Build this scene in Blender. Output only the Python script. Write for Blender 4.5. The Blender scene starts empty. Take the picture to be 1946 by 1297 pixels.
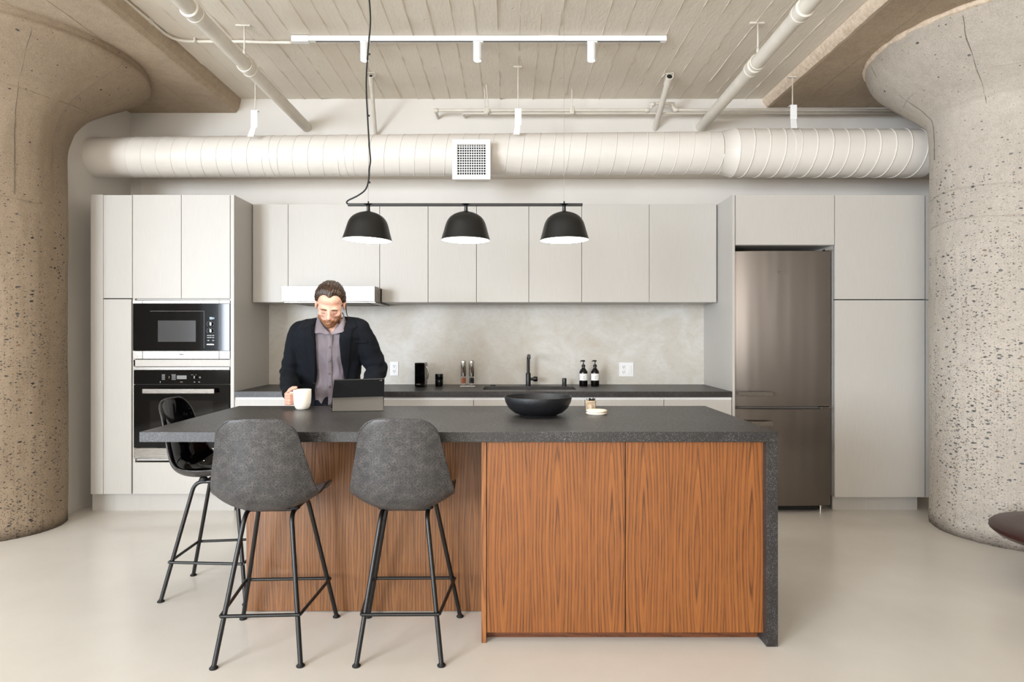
import bpy, bmesh, math, random
from mathutils import Vector, Matrix, noise as mnoise
from mathutils.bvhtree import BVHTree
random.seed(7)
PI = math.pi
scene = bpy.context.scene
COL = scene.collection
F = 1180.0; U0 = 966.0; V0 = 638.0; CH = 1.325      # focal length and principal point in 1946x1297 pixels, eye height

# ------------------------------------------------------------------ camera, world, daylight, exposure
cam = bpy.data.cameras.new('camera'); camo = bpy.data.objects.new('camera', cam); COL.objects.link(camo)
camo.location = (0, 0, CH); camo.rotation_euler = (PI/2, 0, 0)
cam.sensor_width = 36; cam.lens = 36*F/1946
cam.shift_x = (973-U0)/1946; cam.shift_y = -(648.5-V0)/1946
cam.clip_start = .05; scene.camera = camo

world = bpy.data.worlds.new('world'); scene.world = world; world.use_nodes = True
wb = world.node_tree.nodes['Background']
wb.inputs[0].default_value = (.86, .93, 1.0, 1); wb.inputs[1].default_value = 1.6

def area(name, loc, rot, sx, sy, e, col, spread=PI):
    l = bpy.data.lights.new(name, 'AREA'); l.shape = 'RECTANGLE'; l.size = sx; l.size_y = sy
    l.energy = e; l.color = col; l.spread = spread
    o = bpy.data.objects.new(name, l); COL.objects.link(o); o.location = loc; o.rotation_euler = rot
    return o
# daylight through the rear-left windows, plus an added side fill and warm room light
area('daylight_left', (-5.30, -3.3, 1.85), (0, -PI/2, 0), 2.2, 2.0, 700, (.80, .89, 1.0))
area('added_left_fill', (-5.30, 1.9, 1.85), (0, -PI/2, 0), 2.2, 2.0, 62, (.78, .88, 1.0))  # no known window here; added to brighten the left-facing fridge panel
area('daylight_behind_left', (-4.5, -4.35, 1.9), (PI/2, 0, 0), 1.2, 2.3, 300, (.84, .92, 1.0))
area('warm_room_fill', (.1, -4.35, 1.9), (PI/2, 0, 0), 4.4, 2.3, 130, (1.0, .91, .80))  # stands in for warm indoor ambient, reaches the stool backs
scene.view_settings.view_transform = 'Standard'; scene.view_settings.look = 'None'
scene.view_settings.exposure = 0.22; scene.view_settings.gamma = 1; scene.view_settings.use_curve_mapping = False
scene.cycles.use_denoising = True
scene.cycles.max_bounces = 8; scene.cycles.diffuse_bounces = 5; scene.cycles.sample_clamp_indirect = 8

# ------------------------------------------------------------------ helpers
def WX(px, Y): return (px-U0)*Y/F
def WZ(py, Y): return CH-(py-V0)*Y/F
def WP(px, py, Y): return Vector((WX(px, Y), Y, WZ(py, Y)))
ORG = {}
def thing(name, label, cat, loc=(0, 0, 0), group=None):
    o = bpy.data.objects.new(name, None); COL.objects.link(o); o.location = loc
    o.empty_display_size = .1
    o['label'] = label; o['category'] = cat
    if group: o['group'] = group
    ORG[o] = Vector(loc)
    return o
def tag(o, label, cat, group=None):
    o['label'] = label; o['category'] = cat
    if group: o['group'] = group
    return o
def bevel_mod(o, w, seg=2):
    m = o.modifiers.new('bevel', 'BEVEL'); m.width = w; m.segments = seg; m.limit_method = 'ANGLE'; m.angle_limit = .6
def obj(name, bm, mat, parent=None, loc=None, smooth=False, bevel=0, local=False, seg=2):
    """link bm (world coordinates unless local) as one mesh object"""
    me = bm if isinstance(bm, bpy.types.Mesh) else bpy.data.meshes.new(name)
    org = ORG.get(parent, Vector((0, 0, 0))) if parent else Vector(loc or (0, 0, 0))
    if not isinstance(bm, bpy.types.Mesh):
        bmesh.ops.recalc_face_normals(bm, faces=bm.faces)
        bm.to_mesh(me); bm.free()
    if not local: me.transform(Matrix.Translation(-org))
    o = bpy.data.objects.new(name, me); COL.objects.link(o)
    if parent: o.parent = parent
    else: o.location = org
    ORG[o] = org
    if mat: me.materials.append(mat)
    if smooth:
        for p in me.polygons: p.use_smooth = True
        if smooth == 'auto':
            me.set_sharp_from_angle(angle=.7)
    if bevel: bevel_mod(o, bevel, seg)
    return o
def struct(name, bm, mat, parent=None, **k):
    o = obj(name, bm, mat, parent, **k)
    if not parent: o['kind'] = 'structure'
    return o
def B(): return bmesh.new()
def bx(bm, x0, x1, y0, y1, z0, z1):
    if x0 > x1: x0, x1 = x1, x0
    if y0 > y1: y0, y1 = y1, y0
    if z0 > z1: z0, z1 = z1, z0
    v = [bm.verts.new(p) for p in ((x0,y0,z0),(x1,y0,z0),(x1,y1,z0),(x0,y1,z0),(x0,y0,z1),(x1,y0,z1),(x1,y1,z1),(x0,y1,z1))]
    for f in ((0,3,2,1),(4,5,6,7),(0,1,5,4),(1,2,6,5),(2,3,7,6),(3,0,4,7)): bm.faces.new([v[i] for i in f])
    return bm
def box(*a): return bx(B(), *a)
def fb(px0, px1, py0, py1, Y, t, bm=None):
    return bx(bm or B(), WX(px0, Y), WX(px1, Y), Y, Y+t, WZ(py0, Y), WZ(py1, Y))
def frames(pts):
    n = len(pts); T = []
    for i in range(n):
        a = pts[max(i-1, 0)]; b = pts[min(i+1, n-1)]
        d = (b-a); T.append(d.normalized() if d.length > 1e-9 else Vector((0, 0, 1)))
    up = Vector((0, 0, 1)) if abs(T[0].z) < .9 else Vector((1, 0, 0))
    nn = T[0].cross(up).normalized(); out = []
    for t in T:
        nn = (nn-t*nn.dot(t)).normalized(); out.append((t, nn, t.cross(nn).normalized()))
    return out
def tube(bm, pts, r, seg=12, cap=True):
    pts = [Vector(p) for p in pts]; rs = r if isinstance(r, (list, tuple)) else [r]*len(pts)
    rings = []
    for p, (t, n, b), rr in zip(pts, frames(pts), rs):
        rings.append([bm.verts.new(p+n*math.cos(2*PI*k/seg)*rr+b*math.sin(2*PI*k/seg)*rr) for k in range(seg)])
    for a, c in zip(rings, rings[1:]):
        for k in range(seg): bm.faces.new((a[k], a[(k+1) % seg], c[(k+1) % seg], c[k]))
    if cap: bm.faces.new(rings[0][::-1]); bm.faces.new(rings[-1])
    return bm
def smoothpath(pts, n=8):
    pts = [Vector(p) for p in pts]; P = [pts[0]*2-pts[1]]+pts+[pts[-1]*2-pts[-2]]; out = []
    for i in range(1, len(P)-2):
        for k in range(n):
            t = k/n; a, b, c, d = P[i-1:i+3]
            out.append(.5*((2*b)+(c-a)*t+(2*a-5*b+4*c-d)*t*t+(3*b-a-3*c+d)*t**3))
    out.append(pts[-1]); return out
def fillet(pts, r, n=5):
    pts = [Vector(p) for p in pts]; out = [pts[0]]
    for i in range(1, len(pts)-1):
        a, b, c = pts[i-1:i+2]; u = (a-b); w = (c-b)
        d = min(r, u.length*.45, w.length*.45); u.normalize(); w.normalize()
        p0, p1 = b+u*d, b+w*d
        for k in range(n+1):
            t = k/n; out.append(p0*(1-t)**2+b*2*t*(1-t)+p1*t*t)
    out.append(pts[-1]); return out
def lathe(bm, prof, c, seg=32, axis='z'):
    c = Vector(c); rings = []
    for r, z in prof:
        if r < 1e-6: 
            q = {'z': Vector((0,0,z)), 'y': Vector((0,z,0)), 'x': Vector((z,0,0))}[axis]
            rings.append([bm.verts.new(c+q)]); continue
        ring = []
        for k in range(seg):
            a = 2*PI*k/seg; x, y = r*math.cos(a), r*math.sin(a)
            q = {'z': Vector((x,y,z)), 'y': Vector((x,z,y)), 'x': Vector((z,x,y))}[axis]
            ring.append(bm.verts.new(c+q))
        rings.append(ring)
    for a, b in zip(rings, rings[1:]):
        for k in range(seg):
            if len(a) == 1 and len(b) == 1: continue
            if len(a) == 1: bm.faces.new((a[0], b[k], b[(k+1) % seg]))
            elif len(b) == 1: bm.faces.new((a[k], b[0], a[(k+1) % seg]))
            else: bm.faces.new((a[k], b[k], b[(k+1) % seg], a[(k+1) % seg]))
    return bm
def cyl(c, r, h, axis='z', seg=24, bm=None):
    return lathe(bm or B(), [(0, 0), (r, 0), (r, h), (0, h)], c, seg, axis)
def text(name, s, size, loc, mat, parent, rot=(PI/2, 0, 0), ext=.0006, align='CENTER'):
    cu = bpy.data.curves.new(name, 'FONT'); cu.body = s; cu.size = size; cu.extrude = ext; cu.align_x = align; cu.align_y = 'CENTER'
    t = bpy.data.objects.new(name, cu); COL.objects.link(t); t.rotation_euler = rot; t.location = loc
    dg = bpy.context.evaluated_depsgraph_get()
    me = bpy.data.meshes.new_from_object(t.evaluated_get(dg)); me.transform(Matrix.LocRotScale(Vector(loc), t.rotation_euler, None))
    COL.objects.unlink(t); bpy.data.objects.remove(t); me.materials.clear()
    return obj(name, me, mat, parent)
def dup_tree(root, loc, rotz=0):
    r = root.copy(); COL.objects.link(r); r.location = loc; r.rotation_euler = (0, 0, rotz)
    for ch in list(root.children):
        c = ch.copy(); COL.objects.link(c); c.parent = r
        for g in ch.children:
            d = g.copy(); COL.objects.link(d); d.parent = c
    return r

# ------------------------------------------------------------------ materials
def lin(c):
    return tuple(((x/255)/12.92 if x/255 <= .04045 else ((x/255+.055)/1.055)**2.4) for x in c)+(1,)
class M:
    def __init__(s, name, col=(200, 200, 200), rough=.5, metal=0, **k):
        s.m = bpy.data.materials.new(name); s.m.use_nodes = True; s.t = s.m.node_tree
        s.b = s.t.nodes['Principled BSDF']
        s.b.inputs['Base Color'].default_value = lin(col); s.b.inputs['Roughness'].default_value = rough
        s.b.inputs['Metallic'].default_value = metal
        for a, v in k.items(): s.b.inputs[a.replace('_', ' ')].default_value = v
        s._c = None
    def link(s, a, b): s.t.links.new(a, b)
    def node(s, typ, **k):
        n = s.t.nodes.new(typ)
        for a, v in k.items(): setattr(n, a, v)
        return n
    def setin(s, n, i, v):
        if hasattr(v, 'is_output') or isinstance(v, bpy.types.NodeSocket): s.link(v, n.inputs[i])
        elif v is not None: n.inputs[i].default_value = v
    def coord(s, scale=(1, 1, 1), loc=(0, 0, 0), rot=(0, 0, 0)):
        if s._c is None: s._c = s.node('ShaderNodeTexCoord').outputs['Object']
        mp = s.node('ShaderNodeMapping'); s.link(s._c, mp.inputs[0])
        mp.inputs['Scale'].default_value = scale; mp.inputs['Location'].default_value = loc; mp.inputs['Rotation'].default_value = rot
        return mp.outputs[0]
    def noise(s, scale, detail=4, rough=.55, vec=None, dist=0):
        n = s.node('ShaderNodeTexNoise'); s.link(vec or s.coord(), n.inputs['Vector'])
        n.inputs['Scale'].default_value = scale; n.inputs['Detail'].default_value = detail
        n.inputs['Roughness'].default_value = rough; n.inputs['Distortion'].default_value = dist
        return n.outputs[0]
    def vor(s, scale, vec=None, feature='F1', out='Distance', rnd=1):
        n = s.node('ShaderNodeTexVoronoi', feature=feature); s.link(vec or s.coord(), n.inputs['Vector'])
        n.inputs['Scale'].default_value = scale; n.inputs['Randomness'].default_value = rnd
        return n.outputs[out]
    def ramp(s, fac, stops, interp='LINEAR'):
        n = s.node('ShaderNodeValToRGB'); n.color_ramp.interpolation = interp; s.link(fac, n.inputs[0])
        e = n.color_ramp.elements
        while len(e) < len(stops): e.new(.5)
        for el, (p, c) in zip(e, stops):
            el.position = p; el.color = lin(c) if isinstance(c, tuple) else (c, c, c, 1)
        return n.outputs[0]
    def math(s, op, a, b=None, c=None, clamp=False):
        n = s.node('ShaderNodeMath', operation=op, use_clamp=clamp)
        for i, v in enumerate((a, b, c)): s.setin(n, i, v)
        return n.outputs[0]
    def mix(s, fac, a, b, blend='MIX'):
        n = s.node('ShaderNodeMix', data_type='RGBA', blend_type=blend)
        s.setin(n, 0, fac)
        for i, v in ((6, a), (7, b)):
            if isinstance(v, tuple): n.inputs[i].default_value = lin(v)
            else: s.link(v, n.inputs[i])
        return n.outputs[2]
    def xyz(s, vec=None):
        n = s.node('ShaderNodeSeparateXYZ'); s.link(vec or s.coord(), n.inputs[0]); return n.outputs
    def col(s, v): s.link(v, s.b.inputs['Base Color']); return s
    def rgh(s, v): s.link(v, s.b.inputs['Roughness']); return s
    def bump(s, h, strength=.3, dist=.01):
        n = s.node('ShaderNodeBump'); n.inputs['Strength'].default_value = strength; n.inputs['Distance'].default_value = dist
        s.link(h, n.inputs['Height']); s.link(n.outputs[0], s.b.inputs['Normal']); return s

def plain(name, col, rough=.5, metal=0, var=.04, scale=8, bump=0, bscale=120, **k):
    m = M(name, col, rough, metal, **k)
    hi = tuple(min(255, int(c*(1+var))) for c in col); lo = tuple(int(c*(1-var)) for c in col)
    m.col(m.ramp(m.noise(scale, 3), [(.3, lo), (.7, hi)]))
    if bump: m.bump(m.noise(bscale, 3), bump, .002)
    return m.m
def glow(name, col, e):
    m = M(name, col, .4); m.b.inputs['Emission Color'].default_value = lin(col); m.b.inputs['Emission Strength'].default_value = e
    return m.m

MAT = {}
# laminate with fine vertical grain
def laminate(name, c):
    m = M(name, c, .42)
    g = m.noise(26, 3, .6, m.coord((9, 9, .25)))
    m.col(m.ramp(g, [(.3, tuple(int(x*.975) for x in c)), (.7, tuple(min(255, int(x*1.01)) for x in c))]))
    m.bump(g, .02, .001); return m.m
MAT['cab'] = laminate('cabinet_laminate', (193, 189, 183))
MAT['cab_in'] = plain('cabinet_carcass', (120, 115, 110), .6)
MAT['gap'] = plain('dark_gap', (22, 21, 20), .8)
MAT['wall'] = plain('wall_paint', (226, 221, 214), .6, var=.012, scale=2, bump=.08, bscale=90)
MAT['pipe'] = plain('painted_pipe', (216, 209, 197), .42, var=.03, bump=.1, bscale=60)
MAT['duct'] = plain('painted_duct', (226, 220, 212), .38, var=.015, scale=3, bump=.04)
MAT['white'] = plain('white_enamel', (238, 238, 238), .35, var=.01)
MAT['black_metal'] = plain('black_powder_coat', (13, 14, 15), .36, var=.05)
MAT['black_gloss'] = plain('black_gloss', (5, 5, 6), .06, var=.02, Specular_IOR_Level=.3)
MAT['black_matte'] = plain('black_matte', (10, 10, 11), .5)
MAT['rubber'] = plain('black_rubber', (9, 9, 9), .6)
MAT['red_leather'] = plain('dark_red_leather', (52, 22, 20), .35, bump=.2)
MAT['ceramic'] = plain('white_ceramic', (240, 232, 220), .22, var=.01)
MAT['salt'] = M('pink_salt', (222, 130, 95), .5); MAT['salt'].bump(MAT['salt'].vor(220), .8, .004); MAT['salt'] = MAT['salt'].m
MAT['pepper'] = M('peppercorn', (28, 24, 22), .5); MAT['pepper'].bump(MAT['pepper'].vor(240), .8, .004); MAT['pepper'] = MAT['pepper'].m
g = M('clear_glass', (255, 255, 255), .02, Transmission_Weight=1.0); MAT['glass'] = g.m
g = M('amber_glass', (12, 9, 8), .08); MAT['bottle'] = g.m
MAT['paper'] = plain('paper_label', (236, 234, 230), .7, var=.01)
MAT['ink'] = plain('grey_ink', (140, 138, 134), .8)
MAT['led'] = glow('clock_digits', (200, 225, 255), 1.6)
MAT['lamp_glow'] = glow('lamp_inner_glow', (255, 248, 236), 6)
MAT['spot_glow'] = glow('spot_lens_glow', (255, 250, 240), 4)
MAT['print'] = plain('control_print', (165, 165, 165), .5)
MAT['tap'] = plain('tap_black', (12, 12, 13), .32)

m = M('brushed_steel', (142, 136, 129), .27, 1.0); m.b.inputs['Anisotropic'].default_value = .75
g = m.noise(30, 3, .6, m.coord((.3, .3, 22)))
m.rgh(m.ramp(g, [(.2, .25), (.8, .30)]))
tn = m.node('ShaderNodeTangent', direction_type='RADIAL', axis='Z'); m.link(tn.outputs[0], m.b.inputs['Tangent'])
MAT['steel'] = m.m
m = M('fridge_steel', (122, 114, 107), .27, 1.0); m.b.inputs['Anisotropic'].default_value = .85
g = m.noise(30, 3, .6, m.coord((.3, .3, 22)))
m.rgh(m.ramp(g, [(.2, .27), (.8, .37)]))
g2 = m.noise(1.6, 2, .5, m.coord((2.2, 0, .15)))
m.bump(g2, .35, .05)
tn = m.node('ShaderNodeTangent', direction_type='RADIAL', axis='Z'); m.link(tn.outputs[0], m.b.inputs['Tangent'])
MAT['fridge'] = m.m
MAT['chrome'] = plain('polished_steel', (205, 200, 195), .12, 1.0, var=.01)

# floor: cream epoxy
m = M('cream_epoxy_floor', (214, 204, 190), .22)
m.b.inputs['Specular IOR Level'].default_value = .5
n1 = m.noise(.9, 5, .6); n2 = m.noise(40, 3, .6)
c = m.ramp(n1, [(.25, (212, 206, 196)), (.75, (229, 224, 216))])
pt = m.math('MULTIPLY', m.math('LESS_THAN', m.vor(26), .045), m.math('GREATER_THAN', m.noise(2.5, 2), .56))
c = m.mix(m.math('MULTIPLY', pt, .35), c, (150, 136, 116))
m.col(c)
m.rgh(m.ramp(m.noise(1.7, 4), [(.3, .15), (.7, .26)])); m.bump(n2, .02, .002)
MAT['floor'] = m.m

# concrete
def concrete(name, a, b, pits, pc=((52, 47, 44), (84, 76, 70), (74, 70, 70), (126, 92, 62))):
    m = M(name, a, .85)
    n1 = m.noise(1.7, 6, .65); n2 = m.noise(22, 6, .7); n3 = m.noise(150, 3, .6)
    c = m.ramp(n1, [(.3, a), (.7, b)])
    c = m.mix(m.math('MULTIPLY', m.ramp(n2, [(.35, 0.), (.7, 1.)]), .35), c, tuple(int(x*.8) for x in a))
    c = m.mix(m.math('MULTIPLY', m.ramp(n3, [(.4, 0.), (.62, 1.)]), .3), c, tuple(min(255, int(x*1.18)) for x in b))
    h = m.math('ADD', m.math('MULTIPLY', n2, .6), m.math('MULTIPLY', n3, .5))
    if pits:
        wob = m.noise(14, 3)
        for sc, thr, dens, seed in ((46, .30, pits, 0), (24, .27, pits*.55, 5), (90, .30, pits*.9, 9)):
            vec = m.coord((1, 1, 1.9), (seed, seed*2, seed*.7))
            va = m.node('ShaderNodeVectorMath', operation='ADD'); m.link(vec, va.inputs[0])
            nz = m.node('ShaderNodeTexNoise'); m.link(vec, nz.inputs[0]); nz.inputs['Scale'].default_value = sc*1.3
            sc_ = m.node('ShaderNodeVectorMath', operation='SCALE'); m.link(nz.outputs[1], sc_.inputs[0]); sc_.inputs[3].default_value = .55/sc
            m.link(sc_.outputs[0], va.inputs[1])
            vn = m.node('ShaderNodeTexVoronoi'); m.link(va.outputs[0], vn.inputs['Vector']); vn.inputs['Scale'].default_value = sc
            sep = m.node('ShaderNodeSeparateColor'); m.link(vn.outputs['Color'], sep.inputs[0])
            z = m.xyz()[2]
            # exposed aggregate: denser towards the foot of the shaft, none on the flared head
            zz = m.math('MULTIPLY', m.ramp(m.math('DIVIDE', z, 3.3), [(.0, 1.), (.35, .62), (.68, .32), (.78, .03)]), dens)
            zz = m.math('MULTIPLY', zz, m.ramp(m.noise(1.9, 3), [(.36, .25), (.62, 1.3)]))
            on = m.math('LESS_THAN', sep.outputs[0], zz)
            spot = m.math('MULTIPLY', on, m.ramp(vn.outputs['Distance'], [(thr-.05, 1.), (thr+.03, 0.)]))
            pcol = m.ramp(sep.outputs[1], list(zip((0., .4, .7, .9), pc)), 'CONSTANT')
            c = m.mix(spot, c, pcol); h = m.math('SUBTRACT', h, m.math('MULTIPLY', spot, .8))
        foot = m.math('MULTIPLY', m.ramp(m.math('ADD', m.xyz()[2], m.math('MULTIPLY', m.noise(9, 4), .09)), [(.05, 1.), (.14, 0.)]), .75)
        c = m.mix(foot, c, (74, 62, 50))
    m.col(c); m.bump(h, .55, .006); return m.m
MAT['column'] = concrete('shaded_column_concrete', (130, 113, 94), (154, 136, 114), .55)  # left column: shade and warm light put into a darker, browner colour
MAT['column_lit'] = concrete('lit_column_concrete', (168, 159, 148), (191, 182, 170), .6, pc=((84, 84, 84), (110, 108, 105), (96, 98, 100), (140, 118, 94)))  # right column: same concrete, daylight put into a paler colour
MAT['slab'] = concrete('slab_concrete', (154, 137, 117), (180, 162, 140), 0)
MAT['seam'] = plain('form_seam_grey', (112, 101, 89), .9)  # darker grey for the vertical form seams
MAT['room'] = concrete('room_concrete', (120, 110, 98), (140, 130, 116), 0)
m = M('sunlit_side_and_mortar', (196, 174, 142), .9)  # sunlight painted into the right panel's side; also colours the rim mortar
n = m.noise(30, 6, .7); m.col(m.ramp(n, [(.3, (200, 178, 154)), (.55, (230, 211, 190)), (.8, (238, 224, 206))])); m.bump(n, .8, .01)
MAT['lit_side_mortar'] = m.m
m = M('painted_board_concrete', (196, 186, 170), .7)
n1 = m.noise(16, 5, .65, m.coord((1, .25, 1))); n2 = m.noise(60, 4, .6, m.coord((1, .35, 1)))
v = m.ramp(m.vor(9), [(.04, 1.), (.1, 0.)])
m.col(m.ramp(m.noise(2, 4), [(.3, (216, 206, 191)), (.7, (225, 216, 202))]))
m.bump(m.math('SUBTRACT', m.math('ADD', n1, m.math('MULTIPLY', n2, .5)), m.math('MULTIPLY', v, .7)), .5, .008)
MAT['ceil'] = m.m
# plaster backsplash
m = M('trowelled_plaster', (190, 184, 172), .45)
n1 = m.noise(3.2, 6, .62, dist=.8); n2 = m.noise(14, 5, .65, m.coord((1, 1, 1.6)), 1.2)
c = m.ramp(n1, [(.28, (194, 186, 173)), (.5, (203, 199, 191)), (.72, (213, 211, 206))])
c = m.mix(m.math('MULTIPLY', m.ramp(n2, [(.45, 0.), (.7, 1.)]), .35), c, (184, 173, 156))
m.col(c); m.bump(n2, .08, .004); MAT['plaster'] = m.m
# stone
m = M('leathered_dark_stone', (66, 62, 60), .36)
n1 = m.noise(5, 6, .65, m.coord((1, 2.2, 1))); n2 = m.noise(70, 4, .7)
c = m.ramp(n1, [(.3, (27, 26, 27)), (.7, (43, 40, 38))])
c = m.mix(m.math('MULTIPLY', m.ramp(n2, [(.4, 0.), (.75, 1.)]), .5), c, (66, 61, 57))
vv = m.node('ShaderNodeTexVoronoi'); m.link(m.coord(), vv.inputs['Vector']); vv.inputs['Scale'].default_value = 380
sep = m.node('ShaderNodeSeparateColor'); m.link(vv.outputs['Color'], sep.inputs[0])
dens = m.math('MULTIPLY', m.ramp(m.noise(6, 3), [(.40, .2), (.62, 1.)]), .30)
sp = m.math('MULTIPLY', m.math('LESS_THAN', sep.outputs[0], dens), m.ramp(vv.outputs['Distance'], [(.25, 1.), (.42, 0.)]))
c = m.mix(m.math('MULTIPLY', sp, .7), c, (165, 168, 176))
m.col(c); m.rgh(m.ramp(n2, [(.3, .30), (.7, .46)])); m.bump(m.math('ADD', n2, m.math('MULTIPLY', m.noise(260, 2), .5)), .3, .0025)
MAT['stone'] = m.m
# walnut veneer, book matched cathedrals
def walnut(name, x0, z0, per=.233, a=(104, 58, 28), b=(168, 110, 62), k=.052, flat=False, rough=.38):
    m = M(name, b, rough)
    o = m.xyz(); x, z = (o[0], o[2]) if not flat else (o[2], o[0])
    wv = m.noise(2.2, 3, .5, m.coord((1, 1, .7)))
    xs = m.math('ADD', m.math('SUBTRACT', x, x0), m.math('MULTIPLY', m.math('SUBTRACT', wv, .5), .012))
    u = m.math('PINGPONG', m.math('ADD', xs, per*20), per/2)
    dz = m.math('ADD', m.math('SUBTRACT', z, z0), m.math('MULTIPLY', m.math('SUBTRACT', m.noise(5, 2), .5), .10))
    q = m.math('MULTIPLY', m.math('ABSOLUTE', dz), k)
    p = 1.35
    f = m.math('POWER', m.math('ADD', m.math('POWER', u, p), m.math('POWER', q, p)), 1/p)
    jit = m.noise(7, 3, .5, m.coord((2.2, 2.2, .3)))
    warp = m.noise(3, 3, .5, m.coord((3, 3, .5)))
    irr = m.noise(8, 2, .5, m.coord((6, 6, .10)))
    ph = m.math('MULTIPLY_ADD', irr, 7.0, m.math('MULTIPLY', f, 2*PI/.0135))
    ph = m.math('ADD', ph, m.math('MULTIPLY_ADD', jit, 2.4, m.math('MULTIPLY', warp, 2.6)))
    s1 = m.math('MULTIPLY_ADD', m.math('SINE', ph), .5, .5)
    s2 = m.math('MULTIPLY_ADD', m.math('SINE', m.math('MULTIPLY', ph, .5)), .5, .5)
    s3 = m.math('MULTIPLY_ADD', m.math('SINE', m.math('MULTIPLY', ph, 2.6)), .5, .5)
    lines = m.math('MULTIPLY', m.ramp(s1, [(.0, 1.), (.10, .55), (.45, 0.)]), m.ramp(m.noise(11, 3, .5, m.coord((3, 3, .6))), [(.3, .25), (.62, 1.)]))
    fine = m.noise(70, 4, .7, m.coord((6, 6, .12)))
    mid = tuple((p_+2*q_)//3 for p_, q_ in zip(a, b))
    c = m.mix(m.math('MULTIPLY_ADD', m.noise(1.3, 3), .4, m.math('MULTIPLY_ADD', s2, .35, .2)), tuple((3*p_+2*q_)//5 for p_, q_ in zip(a, b)), b)
    c = m.mix(m.math('MULTIPLY', m.ramp(s3, [(0., 1.), (.5, 0.)]), .16), c, a)
    c = m.mix(m.math('MULTIPLY', lines, .92), c, tuple(int(v*.8) for v in a))
    c = m.mix(m.math('MULTIPLY', m.ramp(fine, [(.4, 1.), (.62, 0.)]), .22), c, tuple(int(v*.7) for v in a))
    c = m.mix(m.math('MULTIPLY', m.ramp(fine, [(.5, 0.), (.75, 1.)]), .22), c, tuple(min(255, int(v*1.14)) for v in b))
    m.col(c); m.bump(fine, .06, .001); return m.m
# fibreglass shell
m = M('grey_fibreglass', (62, 61, 62), .42)
c = m.ramp(m.noise(14, 3), [(.3, (32, 32, 34)), (.7, (44, 43, 45))])
tot = None
def vm(op, a_, b_=None):
    n_ = m.node('ShaderNodeVectorMath', operation=op); m.link(a_, n_.inputs[0])
    if b_ is not None:
        if isinstance(b_, tuple): n_.inputs[1].default_value = b_
        else: m.link(b_, n_.inputs[1])
    return n_
for i in range(9):                                  # glass strands: one short straight strand per cell, any direction
    vec = vm('ADD', vm('MULTIPLY', m.coord(), (1, .25, 1)).outputs[0], (i*1.37, i*.71, i*2.13)).outputs[0]; S = 38+i*7
    vv = m.node('ShaderNodeTexVoronoi'); m.link(vec, vv.inputs['Vector']); vv.inputs['Scale'].default_value = S
    d_ = vm('MULTIPLY', vm('SUBTRACT', vec, vv.outputs['Position']).outputs[0], (1, 0, 1)).outputs[0]
    n_ = vm('MULTIPLY', vm('SUBTRACT', vv.outputs['Color'], (.5, .5, .5)).outputs[0], (1, 0, 1)).outputs[0]
    n_ = vm('NORMALIZE', n_).outputs[0]
    dist = vm('LENGTH', vm('CROSS_PRODUCT', d_, n_).outputs[0]).outputs['Value']
    ln = m.ramp(m.math('MULTIPLY', dist, 100.), [(.02, 1.), (.06, 0.)])
    tot = ln if tot is None else m.math('MAXIMUM', tot, ln)
c = m.mix(m.math('MULTIPLY', tot, m.ramp(m.noise(30, 2), [(.3, .12), (.7, .5)])), c, (130, 124, 118)); m.col(c); m.bump(tot, .1, .001)
MAT['shell'] = m.m

# ================================================================== ROOM SHELL
YF, YU, YB, YW, XL = 4.62, 4.94, 5.30, 5.36, -3.26
CZ = WZ(188, YW); PL = WZ(215, YW); PR = WZ(205, YW)
XO, YR, XR = -5.40, -4.5, 5.30
struct('floor', box(XO-.1, XR+.1, YR-.1, YW+.15, -.1, 0), MAT['floor'])
wall_back = struct('wall_back', box(XL-.1, XR, YW, YW+.14, 0, CZ+.2), MAT['wall'])
struct('lower_wall_furring', box(XL+.12, XR-.02, YB, YW, 0, WZ(340, YB)), MAT['wall'], wall_back, bevel=.004)
struct('plaster_backsplash', box(WX(480, YB), WX(1364, YB), YB-.006, YB, .9, 1.62), MAT['plaster'], wall_back)
bm = box(XL-.10, XL, 4.22, YW+.14, 0, CZ+.2); bx(bm, XO, XL-.10, 4.22, 4.36, 0, CZ+.2)
struct('wall_left', bm, MAT['wall'])
struct('wall_right', box(XR, XR+.12, YR, YW+.14, 0, CZ+.2), MAT['room'])
# window walls (out of view): sill, lintel and piers around the openings for the daylight and the added fills
bm = B()
bx(bm, XO-.12, XO, YR, 4.36, 0, .75); bx(bm, XO-.12, XO, YR, 4.36, 2.95, CZ+.2)
bx(bm, XO-.12, XO, YR, -4.3, .75, 2.95); bx(bm, XO-.12, XO, -1.7, .9, .75, 2.95); bx(bm, XO-.12, XO, 2.9, 4.36, .75, 2.95)
struct('wall_west', bm, MAT['room'])
bm = B()
bx(bm, XO, XR, YR-.12, YR, 0, .75); bx(bm, XO, XR, YR-.12, YR, 3.05, CZ+.2)
bx(bm, XO, -5.1, YR-.12, YR, .75, 3.05); bx(bm, -3.9, -2.1, YR-.12, YR, .75, 3.05); bx(bm, 2.3, XR, YR-.12, YR, .75, 3.05)
struct('wall_front', bm, MAT['room'])
def window(n, mk):
    w = struct('window_%d' % n, mk(0), MAT['black_matte'])
    for i in range(1, 5): obj('mullion', mk(i), MAT['black_matte'], w)
def wl(i):
    if i == 0:
        b = B()
        for z in (.75, 2.91): bx(b, XO+.12, XO+.18, -4.3, -1.7, z, z+.04)
        return b
    y = -4.3+(i-.5)*.65
    return box(XO+.12, XO+.17, y-.025, y+.025, .79, 2.91)
def wf(i):
    if i == 0:
        b = B()
        for z in (.75, 3.01): bx(b, -5.1, 2.3, YR+.17, YR+.22, z, z+.04)
        return b
    x = (-4.5, -1.9, .1, 1.5)[i-1]
    return box(x-.03, x+.03, YR+.17, YR+.22, .79, 3.01)
window(1, wl); window(2, wf)
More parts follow.
